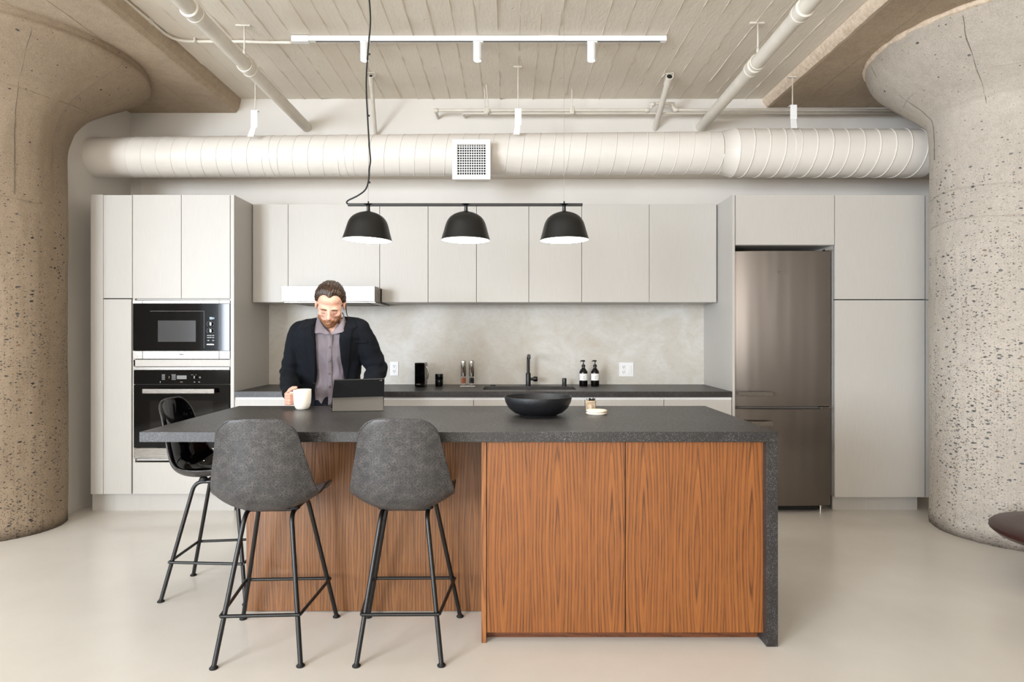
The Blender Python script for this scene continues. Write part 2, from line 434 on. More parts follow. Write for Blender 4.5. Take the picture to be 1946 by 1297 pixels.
def wl_added(i):
    if i == 0:
        b = B()
        for z in (.75, 2.91): bx(b, XO+.12, XO+.18, .9, 2.9, z, z+.04)
        return b
    y = .9+(i-1)*2/3
    return box(XO+.12, XO+.17, y-.025, y+.025, .79, 2.91)
window(3, wl_added)  # invented unseen window that frames the added left fill

# board-formed ceiling: a slab and its board strips
ceil = struct('ceiling', box(XO, XR, YR, YW+.14, CZ+.0015, CZ+.2), MAT['ceil'])
def board(x0, x1, z, parent, mat, y0=1.2, y1=YW, n=70, h=.0012, ridge=.006):
    b = B(); g = []
    sd = random.random()*50; za = z+random.uniform(-.002, .002)
    for i in range(n+1):
        y = y0+(y1-y0)*i/n
        j = [mnoise.noise(Vector((sd, y*6, k)))*.003 for k in (0, 3)]
        r0 = max(0, mnoise.noise(Vector((sd, y*9, 7)))+.25)*ridge*2
        zz = za+mnoise.noise(Vector((sd, y*1.3, 11)))*.002
        g.append([b.verts.new(p) for p in ((x0+j[0], y, z+h), (x0+j[0]+.001, y, zz-r0), (x0+.007+j[0], y, zz), ((x0+x1)/2, y, zz+.0006), (x1-.004+j[1], y, zz), (x1+j[1], y, z+h))])
    for a, c in zip(g, g[1:]):
        for k in range(5): b.faces.new((a[k], c[k], c[k+1], a[k+1]))
    b.faces.new(g[0]); b.faces.new(g[-1][::-1])
    return obj('form_board', b, mat, parent)
x = -2.30
while x < 2.18:
    w = min(random.uniform(.132, .150), 2.19-x); board(x, x+w, CZ, ceil, MAT['ceil']); x += w
# dropped panels round the column heads
def panel(name, xa, xb, zb, sgn):
    """xa = edge towards the middle of the room (top), xb = outer end"""
    lo = xa+sgn*.035; b = B(); n = 60; g = []
    for i in range(n+1):
        y = 2.2+(YW-2.2)*i/n
        j = [abs(mnoise.noise(Vector((y*5, k*9.1, sgn))))*.012+mnoise.noise(Vector((y*21, k, sgn)))*.003 for k in range(3)]
        g.append([b.verts.new(p) for p in ((xa, y, CZ+.02), (xa+sgn*.004, y, CZ-.02), (lo-sgn*.02+sgn*j[1], y, zb+.035), (lo+sgn*j[0]+sgn*.004, y, zb+.005-.2*j[2]), (lo+sgn*.02, y, zb+.001), (xb, y, zb+.001), (xb, y, CZ+.02))])
    for a, c in zip(g, g[1:]):
        for k in range(6):
            f = b.faces.new((a[k], c[k], c[k+1], a[k+1]))
    b.faces.new(g[0]); b.faces.new(g[-1][::-1])
    o = struct(name, b, MAT['slab'])
    o.data.materials.append(MAT['lit_side_mortar'] if sgn > 0 else MAT['slab'])
    for p in o.data.polygons:
        if abs(p.normal.x) > .35: p.material_index = 1
    xs = lo+sgn*.022
    while abs(xs) < abs(xb)-.05:
        w = random.uniform(.24, .34)
        board(min(xs, xs+sgn*w), max(xs, xs+sgn*w), zb, o, MAT['slab'], 2.25, YW-.01, 50, .02, .0025); xs += sgn*w
    return o
panel('trim_1', -2.305, XO, PL, -1)
panel('trim_2', 2.190, XR, PR, 1)

# ------------------------------------------------------------------ mushroom columns
def column(cx, cy, shaft, sil, rim, ztop, label, side):
    D = math.hypot(cx, cy); ad = math.atan2(abs(cx), cy)
    prof = []
    for px, py in sil:
        th = math.atan2(abs(px-U0)/F, 1); R = D*math.sin(ad-th)
        Y = D*math.cos(ad-th)*math.cos(th); prof.append((R, CH+(V0-py)*Y/F))
    prof = [(shaft, 0.), (shaft, .6), (shaft, 1.2), (shaft, 1.8), (shaft, 2.3)]+prof+[(rim*.985, ztop-.085), (rim, ztop-.03), (rim, ztop+.02)]
    # resample
    P = [Vector((r, 0, z)) for r, z in prof]; S = smoothpath(P, 7)
    seg = 150; b = B(); rings = []; L = []
    zs = [p.z for p in S]
    dense = []
    for a, c in zip(S, S[1:]):
        m_ = max(1, int((c-a).length/.035))
        for k in range(m_): dense.append(a.lerp(c, k/m_))
    dense.append(S[-1])
    for p in dense:
        ring = []
        for k in range(seg):
            a = 2*PI*k/seg; q = Vector((math.cos(a), math.sin(a), 0))
            w = Vector((q.x*2, q.y*2, p.z*1.1+side*10))
            d = mnoise.noise(w*1.1)*.007+mnoise.noise(w*4)*.003+mnoise.noise(w*12)*.0016
            if p.z < .08: d += mnoise.noise(w*14)*.006
            r = p.x+d
            ring.append(b.verts.new((cx+q.x*r, cy+q.y*r, max(0, p.z))))
        rings.append(ring)
    for a, c in zip(rings, rings[1:]):
        for k in range(seg): b.faces.new((a[k], a[(k+1) % seg], c[(k+1) % seg], c[k]))
    b.faces.new(rings[0][::-1]); b.faces.new(rings[-1])
    t = thing('concrete_column', label, 'column', (cx, cy, 0))
    mt = MAT['column_lit'] if side else MAT['column']; obj('shaft', b, mt, t, smooth=True)
    def rad(z):
        for a, c in zip(dense, dense[1:]):
            if a.z <= z <= c.z: return a.x+(c.x-a.x)*(z-a.z)/max(1e-6, c.z-a.z)
        return shaft
    # raised seams left by the form sheets
    def seam(pts, r=.004, sm=None):
        q = []
        for i, (a, z) in enumerate(pts):
            rr = rad(z)+.0005; q.append((cx+math.cos(a)*rr, cy+math.sin(a)*rr, z+mnoise.noise(Vector((a*20, z*9, 3)))*.004))
        obj('form_seam', tube(B(), q, [r*(.7+.6*random.random()) for _ in q], 5), sm or mt, t)
    base = math.atan2(-cy, -cx)
    for z in ((ztop-.33), (ztop-1.02))+((ztop-1.22,) if side else ()):
        seam([(base+(k/60-.5)*2.6, z+.02*math.sin(k/9)) for k in range(61)], .0048 if side else .0034)
    for da, zl in (((-1.12, .75), (-.27, 1.0), (.6, 1.0)) if side else ((-.75, 1.), (.15, 1.), (.8, 1.))):
        seam([(base+da+.003*math.sin(k), ztop-.06-(zl-.06)*k/40) for k in range(41)], .0021 if side else .0016, MAT['seam'])
    if side:
        b = B(); q = [(cx+math.cos(a)*(rim-.004), cy+math.sin(a)*(rim-.004), ztop-.012) for a in [2*PI*k/160 for k in range(161)]]
        obj('rim_mortar', tube(b, q, [.020+.012*mnoise.noise(Vector((k*.35, 0, 1))) for k in range(161)], 8), MAT['lit_side_mortar'], t, smooth=True)
    return t
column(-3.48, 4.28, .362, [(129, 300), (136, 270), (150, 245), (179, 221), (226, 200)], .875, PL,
       'concrete mushroom column, colour browned for shade, at the left edge of the kitchen', 0)
column(3.41, 4.20, .468, [(1764, 262), (1749, 234), (1706, 207), (1662, 178)], .865, PR,
       'pitted concrete mushroom column, colour paled for daylight, beside the refrigerator wall', 1)

# ================================================================== KITCHEN CABINETS
cab = MAT['cab']
def cabinet(label, px0, px1, py0, py1, Y, doors, depth, group=None, extra=None, name='wall_cabinet', cat='cabinet', rim=0):
    """doors = list of (kind, px0, px1, py0, py1)"""
    x0, x1, z0, z1 = WX(px0, Y), WX(px1, Y), WZ(py1, Y), WZ(py0, Y)
    t = thing(name, label, cat, ((x0+x1)/2, Y, z0), group)
    obj('carcass', box(x0+.0015, x1-.0015, Y+.021, Y+depth, z0, z1), cab if rim else MAT['cab'], t)
    b = box(x0+.0005, x1-.0005, Y+.0195, Y+.021, z0+.002, z1-.002); obj('shadow_gap', b, MAT['gap'], t)
    for kind, a, c, d, e in doors:
        obj(kind, box(WX(a, Y)+.0018, WX(c, Y)-.0018, Y, Y+.019, WZ(e, Y)+.0018, WZ(d, Y)-.0018), cab, t, bevel=.001)
    return t
DU = YB-.006-YU; DT = YB-.006-YF
# wall units over the worktop
UG = None
cabinet('narrow single-door wall cabinet next to the oven tower', 480, 547.5, 388, 575, YU, [('door', 480, 547.5, 388, 575)], DU)
cabinet('wide single-door wall cabinet above the range hood', 547.5, 721.5, 388, 575, YU, [('door', 547.5, 721.5, 388, 575)], DU)
cabinet('two-door wall cabinet right of the range hood', 721.5, 905.5, 388, 575, YU, [('door', 721.5, 813.5, 388, 575), ('door', 813.5, 905.5, 388, 575)], DU)
cabinet('two-door wall cabinet above the black faucet', 905.5, 1105.5, 388, 575, YU, [('door', 905.5, 1005, 388, 575), ('door', 1005, 1105.5, 388, 575)], DU)
cabinet('widest two-door wall cabinet, against the refrigerator surround', 1105.5, 1363, 388, 575, YU, [('door', 1105.5, 1234, 388, 575), ('door', 1234, 1362, 388, 575)], DU)
# left tall run
t = thing('filler_panel', 'narrow beige filler panel at the far left end of the tall cabinets', 'panel', (WX(184, YF), YF, WZ(940, YF)))
obj('board', box(WX(172, YF), WX(195.5, YF), YF+.002, YF+DT, WZ(940, YF), WZ(370, YF)), cab, t, bevel=.001)
cabinet('slim tall cabinet with two narrow doors left of the ovens', 196, 251.5, 370.5, 940, YF, [('door', 196, 251.5, 370.5, 567.5), ('door', 196, 250, 568.5, 940)], DT, name='tall_cabinet')
# oven tower: open box
x0, x1 = WX(251.5, YF), WX(438, YF); z0, z1 = WZ(940, YF), WZ(370.5, YF)
t = thing('oven_tower', 'tall cabinet that houses the microwave and the oven', 'cabinet', ((x0+x1)/2, YF, z0))
bm = B()
bx(bm, x0+.001, x0+.018, YF+.004, YF+DT, z0, z1); bx(bm, x1-.018, x1, YF+.021, YF+DT, z0, z1)
bx(bm, x0+.018, x1-.018, YF+DT-.02, YF+DT, z0, z1)
bx(bm, x0+.018, x1-.018, YF+.021, YF+DT-.02, z1-.02, z1); bx(bm, x0+.018, x1-.018, YF+.021, YF+DT-.02, WZ(570.5, YF), WZ(568, YF)+.012)
bx(bm, x0+.018, x1-.018, YF+.021, YF+DT-.02, WZ(877, YF), WZ(873.5, YF)); bx(bm, x0+.018, x1-.018, YF+.021, YF+DT-.02, z0, z0+.02)
obj('carcass', bm, cab, t)
obj('door', box(WX(252, YF)+.002, WX(344.5, YF)-.0018, YF, YF+.019, WZ(567.5, YF), WZ(370.5, YF)), cab, t, bevel=.001)
obj('door', box(WX(344.5, YF)+.0018, WX(437.5, YF)-.002, YF, YF+.019, WZ(567.5, YF), WZ(370.5, YF)), cab, t, bevel=.001)
obj('shelf_rail', box(WX(252, YF)+.004, WX(437.5, YF)-.002, YF+.004, YF+.30, WZ(697, YF), WZ(684, YF)), cab, t, bevel=.001)
obj('drawer', box(WX(252, YF)+.002, WX(437.5, YF)-.002, YF, YF+.019, WZ(939.5, YF), WZ(879.5, YF)), cab, t, bevel=.001)
obj('shadow_gap', box(x0+.019, x1-.019, YF+.0195, YF+.0208, WZ(567.5, YF), z1-.002), MAT['gap'], t)
t = thing('end_panel', 'full-height beige end panel between the ovens and the worktop', 'panel', (WX(441, YF), YF, z0))
obj('board', box(WX(438.3, YF), WX(445, YF), YF-.002, YF+DT, z0, z1), cab, t, bevel=.001)
trim = struct('trim_3', box(WX(179, 4.72), WX(445, 4.70), 4.70, 4.72, 0, WZ(940, YF)-.001), cab)     # plinth left
# refrigerator surround and right tall cabinets
zb = WZ(946, YF)
t = thing('refrigerator_side_panel', 'full-height white panel between the worktop and the refrigerator', 'panel', (WX(1395, YF), YF, 0))
obj('board', box(WX(1391.8, YF), WX(1396.5, YF), YF-.002, YF+DT, 0, z1), cab, t, bevel=.001)
cabinet('flat-front cabinet above the refrigerator', 1397.5, 1586, 370.5, 466, YF, [('door', 1397.5, 1586, 370.5, 466)], DT, name='bridge_cabinet')
cabinet('widest tall cabinet, right of the refrigerator, split at hood height', 1586.5, 1758, 370.5, 946, YF, [('door', 1586.5, 1758, 370.5, 569.5), ('door', 1586.5, 1758, 570.5, 946)], DT, name='tall_cabinet')
cabinet('sliver of tall cabinet against the right column', 1758.5, 1768, 370.5, 946, YF+.012, [('door', 1758.5, 1768, 370.5, 570), ('door', 1758.5, 1768, 570.5, 946)], DT-.02, name='tall_cabinet')
struct('trim_4', box(WX(1582, 4.72), WX(1743, 4.72), 4.72, 4.74, 0, zb-.001), cab)
# base units
CT = .908; CTH = .043
zdt = WZ(760, YF); zbb = z0
for a, c, lb in ((445, 672, 'base cabinet under the worktop beside the oven tower'), (672, 900, 'base cabinet under the coffee maker, behind the island'),
                 (900, 1112, 'base cabinet under the sink'), (1112, 1262, 'base cabinet under the soap bottles'), (1262, 1391, 'base cabinet at the refrigerator end of the worktop')):
    X0, X1 = WX(a, YF), WX(c, YF)
    t = thing('base_cabinet', lb, 'cabinet', ((X0+X1)/2, YF, zbb))
    ztop = .60 if a == 900 else CT-CTH-.001
    obj('carcass', box(X0+.001, X1-.001, YF+.026, YB-.01, zbb, ztop), cab, t)
    obj('shadow_gap', box(X0+.001, X1-.001, YF+.0243, YF+.0255, zbb, zdt-.002), MAT['gap'], t)
    obj('grip_rail', box(X0+.0005, X1-.0005, YF+.012, YF+.024, WZ(761, YF), CT-CTH-.001), MAT['white'], t)
    obj('door', box(X0+.002, X1-.002, YF+.004, YF+.023, zbb, zdt), cab, t, bevel=.001)
struct('trim_5', box(WX(446, YF), WX(1391, YF), 4.70, 4.72, 0, zbb-.001), cab)
# worktop with sink cut-out
def holed(bm, x0, x1, y0, y1, z0, z1, a0, a1, b0, b1):
    bx(bm, x0, a0, y0, y1, z0, z1); bx(bm, a1, x1, y0, y1, z0, z1); bx(bm, a0, a1, y0, b0, z0, z1); bx(bm, a0, a1, b1, y1, z0, z1); return bm
sx0, sx1, sy0, sy1 = WX(918, 4.78), WX(1096, 4.78), 4.775, 5.09
t = thing('wall_worktop', 'long dark stone worktop along the plaster backsplash', 'worktop', (WX(918, YF), YF, CT-CTH))
obj('stone_slab', holed(B(), WX(445.5, YF), WX(1391, YF), YF-.004, YB-.007, CT-CTH, CT, sx0, sx1, sy0, sy1), MAT['stone'], t)
t = thing('sink', 'undermounted steel sink let into the dark worktop', 'sink', ((sx0+sx1)/2, (sy0+sy1)/2, CT-.25))
bm = B(); e = .012; zt = CT-CTH-.001; zk = zt-.2
bx(bm, sx0-e, sx0-.002, sy0-e, sy1+e, zk, zt); bx(bm, sx1+.002, sx1+e, sy0-e, sy1+e, zk, zt); bx(bm, sx0-.002, sx1+.002, sy0-e, sy0-.002, zk, zt)
bx(bm, sx0-.002, sx1+.002, sy1+.002, sy1+e, zk, zt); bx(bm, sx0-.002, sx1+.002, sy0-.002, sy1+.002, zk, zk+.004)
obj('basin', bm, MAT['steel'], t)
obj('drain', cyl(((sx0+sx1)/2, (sy0+sy1)/2, zk+.0042), .045, .004), MAT['chrome'], t, smooth='auto')

# ------------------------------------------------------------------ range hood
YH = 4.69
hx0, hx1 = WX(535, YH), WX(712, YH); hz0, hz1 = WZ(573, YH), WZ(544, YH)
t = thing('range_hood', 'stainless steel range hood over the worktop behind the man', 'range hood', ((hx0+hx1)/2, YH, hz0))
obj('visor', box(hx0, hx1, YH, YU-.002, hz0, hz1), MAT['steel'], t, bevel=.002)
obj('side_seal', box(hx1+.0005, hx1+.004, YU-.03, YU-.003, hz0, hz1-.004), MAT['gap'], t)
obj('filter_plate', box(hx0+.01, hx1-.001, YH+.03, YB-.03, hz0-.010, hz0-.0005), MAT['steel'], t, bevel=.001)
for i in (0, 1): obj('filter', box(hx0+.06+i*.30, hx0+.34+i*.30, YH+.08, YB-.12, hz0-.014, hz0-.0105), MAT['cab_in'], t)

# ------------------------------------------------------------------ microwave
def pb(px0, px1, py0, py1, Y, t=.01, bm=None): return fb(px0, px1, py0, py1, Y, t, bm)
YM = YF-.004
t = thing('microwave', 'built-in black glass microwave in the oven tower', 'microwave', (WX(345, YF), YF, WZ(683, YF)))
obj('housing', box(WX(254, YF)+.01, WX(436, YF)-.01, YF+.02, YF+.45, WZ(682, YF), WZ(573, YF)), MAT['cab_in'], t)
obj('glass_front', pb(252.5, 436.5, 577.5, 667, YM, .02), MAT['black_gloss'], t, bevel=.001)
for n_, a, c in (('trim_strip', 252.5, 270.5), ('trim_strip', 271.3, 416.2), ('trim_strip', 417, 436.5)):
    obj('top_strip', pb(a, c, 571.5, 577, YM, .02), MAT['steel'], t, bevel=.0006)
    obj('bottom_strip', pb(a, c, 667.6, 682.5, YM, .02), MAT['steel'], t, bevel=.0006)
m_ = M('oven_window_mesh', (66, 66, 67), .12); MAT['win'] = m_.m
obj('window_pane', pb(300, 372, 609.5, 650, YM-.0008, .0008), MAT['win'], t)
obj('door_outline', pb(387.4, 388, 592, 662, YM-.0006, .0006, pb(285, 388, 591.4, 592, YM-.0006, .0006)), MAT['cab_in'], t)
obj('panel_join', pb(416.2, 416.8, 578, 667, YM-.0006, .0006), MAT['cab_in'], t)
text('clock_digits', '22:1', .022, WP(403, 605.3, YM-.0012), MAT['led'], t)
for py in (616, 629):
    k = obj('knob', cyl(WP(399.5, py, YM-.014), .0125, .0135, 'y'), MAT['black_gloss'], t, smooth='auto')
    obj('knob_grip', pb(398.6, 401.2, py-3, py+3, YM-.018, .004), MAT['chrome'], k, bevel=.0008)
    bm = B()
    for i in range(8):
        a = PI*(-.2+i*.2); pb(399.7+6.8*math.cos(a)-.6, 399.7+6.8*math.cos(a)+.6, py-5.2*math.sin(a)-.3, py-5.2*math.sin(a)+.3, YM-.0006, .0006, bm)
    obj('dial_marks', bm, MAT['print'], t)
for py, xs in ((638, (395.5, 400, 405)), (642, (395.5, 400, 405)), (647.5, (396, 405))):
    for px in xs: obj('button_print', pb(px-1.9, px+1.9, py-.8, py+.8, YM-.0006, .0006), MAT['print'], t)
obj('open_button', pb(393, 406.5, 654, 656, YM-.0015, .0015), MAT['steel'], t)
text('lettering', 'Miele', .016, WP(344.5, 674, YM-.0008), MAT['gap'], t)
# ------------------------------------------------------------------ oven
t = thing('oven', 'built-in black glass oven with a long steel bar handle', 'oven', (WX(345, YF), YF, WZ(872, YF)))
obj('housing', box(WX(254, YF)+.01, WX(436, YF)-.01, YF+.02, YF+.5, WZ(871, YF), WZ(700, YF)), MAT['cab_in'], t)
obj('top_strip', pb(254, 436, 698, 703.4, YM, .02), MAT['steel'], t, bevel=.0006)
p = obj('control_panel', pb(254, 436, 704, 730.8, YM, .02), MAT['black_gloss'], t, bevel=.001)
obj('display', pb(336, 354.5, 714, 721, YM-.0006, .0006), plain('dim_display', (112, 112, 108), .3), p)
for px in (320.5, 369): 
    obj('knob', cyl(WP(px, 717.5, YM-.012), .014, .0118, 'y'), MAT['black_gloss'], p, smooth='auto')
    obj('pointer', pb(px+(.4 if px < 350 else -.8), px+(1.2 if px < 350 else .8), 715, 720, YM-.013, .0012), MAT['chrome'], p)
def mark(*r): obj('control_print', pb(*r, YM-.0006, .0006), MAT['print'], p)
for i in range(5):
    y = 712.5+i*2.3; mark(307.5, 313.5, y-.35, y+.35); mark(326, 334, y-.35, y+.35)
for px in (363.5, 366, 372): mark(px, px+1.2, 712.4, 713.2)
for r_ in ((378.6, 381.4, 716.5, 717.3), (378.6, 381.4, 718.2, 719), (304, 305, 725, 728), (368, 371, 726, 727), (377, 380, 726, 727)): mark(*r_)
text('lettering', 'Miele', .0085, WP(345, 726.4, YM-.0008), MAT['print'], p)
d = obj('oven_door', pb(254, 436, 731.6, 851.5, YM, .02), MAT['black_gloss'], t, bevel=.001)
obj('door_window', pb(285, 405, 762, 838, YM-.0005, .0005), M('oven_glass', (10, 10, 11), .05).m, d)
h = obj('handle', pb(270, 407, 739.5, 748.5, YM-.045, .012), MAT['steel'], t, bevel=.002)
for px in (273, 404): obj('handle_post', pb(px-2.5, px+2.5, 741, 747, YM-.034, .034), MAT['chrome'], h)
obj('bottom_strip', pb(254, 436, 852.2, 872, YM, .02), MAT['steel'], t, bevel=.0006)

# ------------------------------------------------------------------ refrigerator
fx0, fx1 = WX(1398.5, YF), WX(1581.5, YF)
t = thing('refrigerator', 'stainless steel refrigerator with the freezer door below', 'refrigerator', ((fx0+fx1)/2, YF, 0))
obj('cabinet_body', box(fx0+.004, fx1-.004, YF+.06, YF+.62, .05, WZ(478, YF)), MAT['cab_in'], t, bevel=.004)
def fdoor(name, z0_, z1_):
    b = B(); n = 24; g = []
    for i in range(n+1):
        u = i/n; x = fx0+(fx1-fx0)*u; y = YF-.004+.022*(2*u-1)**4+.006*(1-math.sin(PI*u))
        g.append([b.verts.new(p) for p in ((x, y, z0_), (x, y, z1_), (x, YF+.058, z1_), (x, YF+.058, z0_))])
    for a, c in zip(g, g[1:]):
        for k in range(4): b.faces.new((a[k], c[k], c[(k+1) % 4], a[(k+1) % 4]))
    b.faces.new(g[0]); b.faces.new(g[-1][::-1])
    return obj(name, b, MAT['fridge'], t, smooth='auto', bevel=.002)
d1 = fdoor('upper_door', WZ(773, YF), WZ(477, YF)); d2 = fdoor('freezer_door', WZ(962, YF), WZ(778, YF))
for px, par, py in ((1433, d1, 748), (1433, d2, 804)):
    b = box(fx0+.002, WX(1469, YF-.05), YF-.052, YF-.036, WZ(py+4, YF), WZ(py-4, YF))
    h = obj('door_handle', b, MAT['steel'], par, bevel=.002)
    # brackets belong to the thing
    for q in (fx0+.03, WX(1455, YF-.05)): obj('handle_bracket', box(q, q+.03, YF-.036, YF+.02, WZ(py+2, YF), WZ(py-2, YF)), MAT['chrome'], t)
obj('middle_hinge', box(fx1-.09, fx1-.01, YF-.012, YF+.03, WZ(777, YF), WZ(774, YF)), MAT['chrome'], t, bevel=.001)
obj('top_hinge', box(fx1-.05, fx1-.005, YF+.0, YF+.05, WZ(476.5, YF), WZ(474, YF)), MAT['chrome'], t, bevel=.001)
obj('base_grille', box(fx0+.01, fx1-.07, YF+.07, YF+.09, .008, .052), MAT['rubber'], t)
for x in (fx0+.05, fx1-.03): obj('levelling_foot', cyl((x, YF+.12, 0), .016, .056, bm=lathe(B(), [(0, 0), (.02, 0), (.02, .008), (0, .008)], (x, YF+.12, 0))), MAT['chrome'], t, smooth='auto')
text('lettering', 'Miele', .036, WP(1488, 518, YF-.0055), MAT['chrome'], d1)

# ================================================================== ISLAND
YI = 2.637; IT = .915; ITH = .0436
ix0, ix1 = -1.568, 1.146; iy1 = 3.615
t = thing('island_worktop', 'thick dark stone island top with a waterfall end on the right', 'worktop', (0, YI, IT-ITH))
obj('stone_slab', box(ix0, ix1, YI, iy1, IT-ITH, IT), MAT['stone'], t, bevel=.0015)
obj('waterfall_panel', box(ix1-.049, ix1, YI+.0004, iy1-.0004, .002, IT-ITH-.0006), MAT['stone'], t, bevel=.0012)
YD = 2.675; X2 = ix1-.051
t = thing('kitchen_island', 'walnut kitchen island cabinet below the dark stone top', 'island', (0, YD, 0))
XE = WX(915, YD)
zk = WZ(1203, YD)
YP = 2.974
obj('carcass', box(XE+.022, X2, YD+.024, iy1-.05, zk, IT-ITH-.004), MAT['gap'], t)
obj('end_panel', box(XE, XE+.0205, YD-.002, YP+.02, 0, IT-ITH-.001), walnut('walnut_end', .3, .4, .4), t, bevel=.0008)
for i, (a, c, xp) in enumerate(((925.5, 1187.6, WX(956.7, YD)), (1189.2, 1452, WX(1222.7, YD)))):
    obj('door', box(WX(a, YD), WX(c, YD), YD, YD+.02, zk, IT-ITH-.006), walnut('walnut_door_%d' % (i+1), xp, .40-i*.01, .2333, a=(84, 42, 16), b=(160, 99, 46)), t, bevel=.0008)
obj('plinth', box(XE+.021, X2-.0, YD+.05, YD+.066, 0, zk-.004), walnut('walnut_plinth', 0, .03, .5, flat=True, a=(78, 42, 22), b=(118, 68, 38)), t)
xb0 = WX(468, YP)
obj('seating_panel', box(xb0+.0, XE-.0005, YP, YP+.02, .004, IT-ITH-.001), walnut('walnut_back', WX(530, YP), .33, .185, a=(78, 44, 24), b=(150, 102, 60)), t, bevel=.0008)
obj('left_side_panel', box(xb0, xb0+.02, YP+.021, iy1-.06, .004, IT-ITH-.001), walnut('walnut_side', .1, .3, .2, a=(104, 60, 36), b=(160, 104, 64)), t)
obj('rear_panel', box(xb0+.02, X2, iy1-.06, iy1-.04, .06, IT-ITH-.002), walnut('walnut_rear', .1, .35, .24), t)
obj('rear_carcass', box(xb0+.021, XE+.021, YP+.021, iy1-.061, .06, IT-ITH-.002), MAT['cab_in'], t)
obj('rear_plinth', box(xb0+.03, X2, iy1-.10, iy1-.09, 0, .06), MAT['gap'], t)

# ================================================================== CEILING SERVICES
DUY0, DUY1 = 4.90, 4.82
def helix(bm, xa, xb, c0, c1, r0, r1, pitch, rr, ph=0, seg=4):
    n = int(abs(xb-xa)/pitch*40); pts = []
    for i in range(n+1):
        t_ = i/n; a = -2*PI*(xb-xa)*t_/pitch+ph; r = r0+(r1-r0)*t_
        c = Vector(c0).lerp(Vector(c1), t_)
        pts.append(c+Vector((0, r*math.cos(a), r*math.sin(a))))
    return tube(bm, pts, rr, seg)
t = thing('spiral_duct', 'white spiral air duct running the width of the kitchen above the cabinets', 'duct', (0, 4.8, 2.72))
ca = Vector((XL-.02, DUY0, WZ(300, DUY0))); xm = WX(1364, DUY1); cb = Vector((xm, DUY1, WZ(291, DUY1)))
ra, rb, rc = 37.2*DUY0/F, 39.2*DUY1/F, 44.5*DUY1/F
obj('narrow_run', tube(B(), [ca.lerp(cb, k/8) for k in range(9)], [ra+(rb-ra)*k/8 for k in range(9)], 64), MAT['duct'], t, smooth='auto')
xm2 = WX(1391, DUY1-.0); cc = Vector((xm2, DUY1, cb.z))
bm = B(); lathe(bm, [(rb, 0), (rb+.004, .0), (rb+.004, .006), (rb+.002, .012), (rc, xm2-xm-.004), (rc+.004, xm2-xm), (rc+.004, xm2-xm+.004), (rc, xm2-xm+.006)], cb, 64, 'x')
obj('reducer', bm, MAT['duct'], t, smooth='auto')
cd = Vector((3.22, DUY1, cb.z-.004))
obj('wide_run', tube(B(), [cc, cd], rc, 72), MAT['duct'], t, smooth='auto')
obj('spiral_seam', helix(B(), ca.x+.3, xm-.01, ca.lerp(cb, .06), cb, ra, rb, .1165, .0036), MAT['duct'], t, smooth=True)
obj('spiral_seam', helix(B(), xm2+.03, cd.x, cc+Vector((.03, 0, 0)), cd, rc, rc, .1178, .0058, 1.0, 6), MAT['duct'], t, smooth=True)
for px in (492, 640, 1524): 
    x = WX(px, 4.6); f_ = (x-ca.x)/(xm-ca.x); c = ca.lerp(cb, f_) if x < xm else Vector((x, DUY1, cb.z)); r = (ra+(rb-ra)*f_) if x < xm else rc
    obj('joint_collar', lathe(B(), [(r, 0), (r+.003, .002), (r+.003, .05), (r, .052)], (x-.026, c.y, c.z), 64, 'x'), MAT['duct'], t, smooth='auto')
# register on the duct
YG = 4.585
t = thing('air_register', 'square white air register with a black grid, mounted on the duct', 'vent', (WX(896, YG), YG, WZ(302, YG)))
bm = B(); ox0, ox1, oy0, oy1 = WX(859.5, YG), WX(932, YG), WZ(341, YG), WZ(265, YG); q = .036
bx(bm, ox0, ox0+q, YG, YG+.014, oy0, oy1); bx(bm, ox1-q, ox1, YG, YG+.014, oy0, oy1); bx(bm, ox0+q, ox1-q, YG, YG+.014, oy0, oy0+q); bx(bm, ox0+q, ox1-q, YG, YG+.014, oy1-q, oy1)
obj('frame', bm, MAT['white'], t, bevel=.003)
obj('throat', box(ox0+.012, ox1-.012, YG+.05, YG+.13, oy0+.012, oy1-.012), MAT['duct'], t)
obj('dark_back', box(ox0+q, ox1-q, YG+.040, YG+.049, oy0+q, oy1-q), MAT['gap'], t)
bm = B(); n = 12
for i in range(1, n):
    x = ox0+q+(ox1-ox0-2*q)*i/n; bx(bm, x-.0024, x+.0024, YG+.012, YG+.030, oy0+q, oy1-q)
    z = oy0+q+(oy1-oy0-2*q)*i/n; bx(bm, ox0+q, ox1-q, YG+.006, YG+.011, z-.0024, z+.0024)
g_ = obj('grid_bars', bm, MAT['white'], t); g_['kind'] = 'stuff'
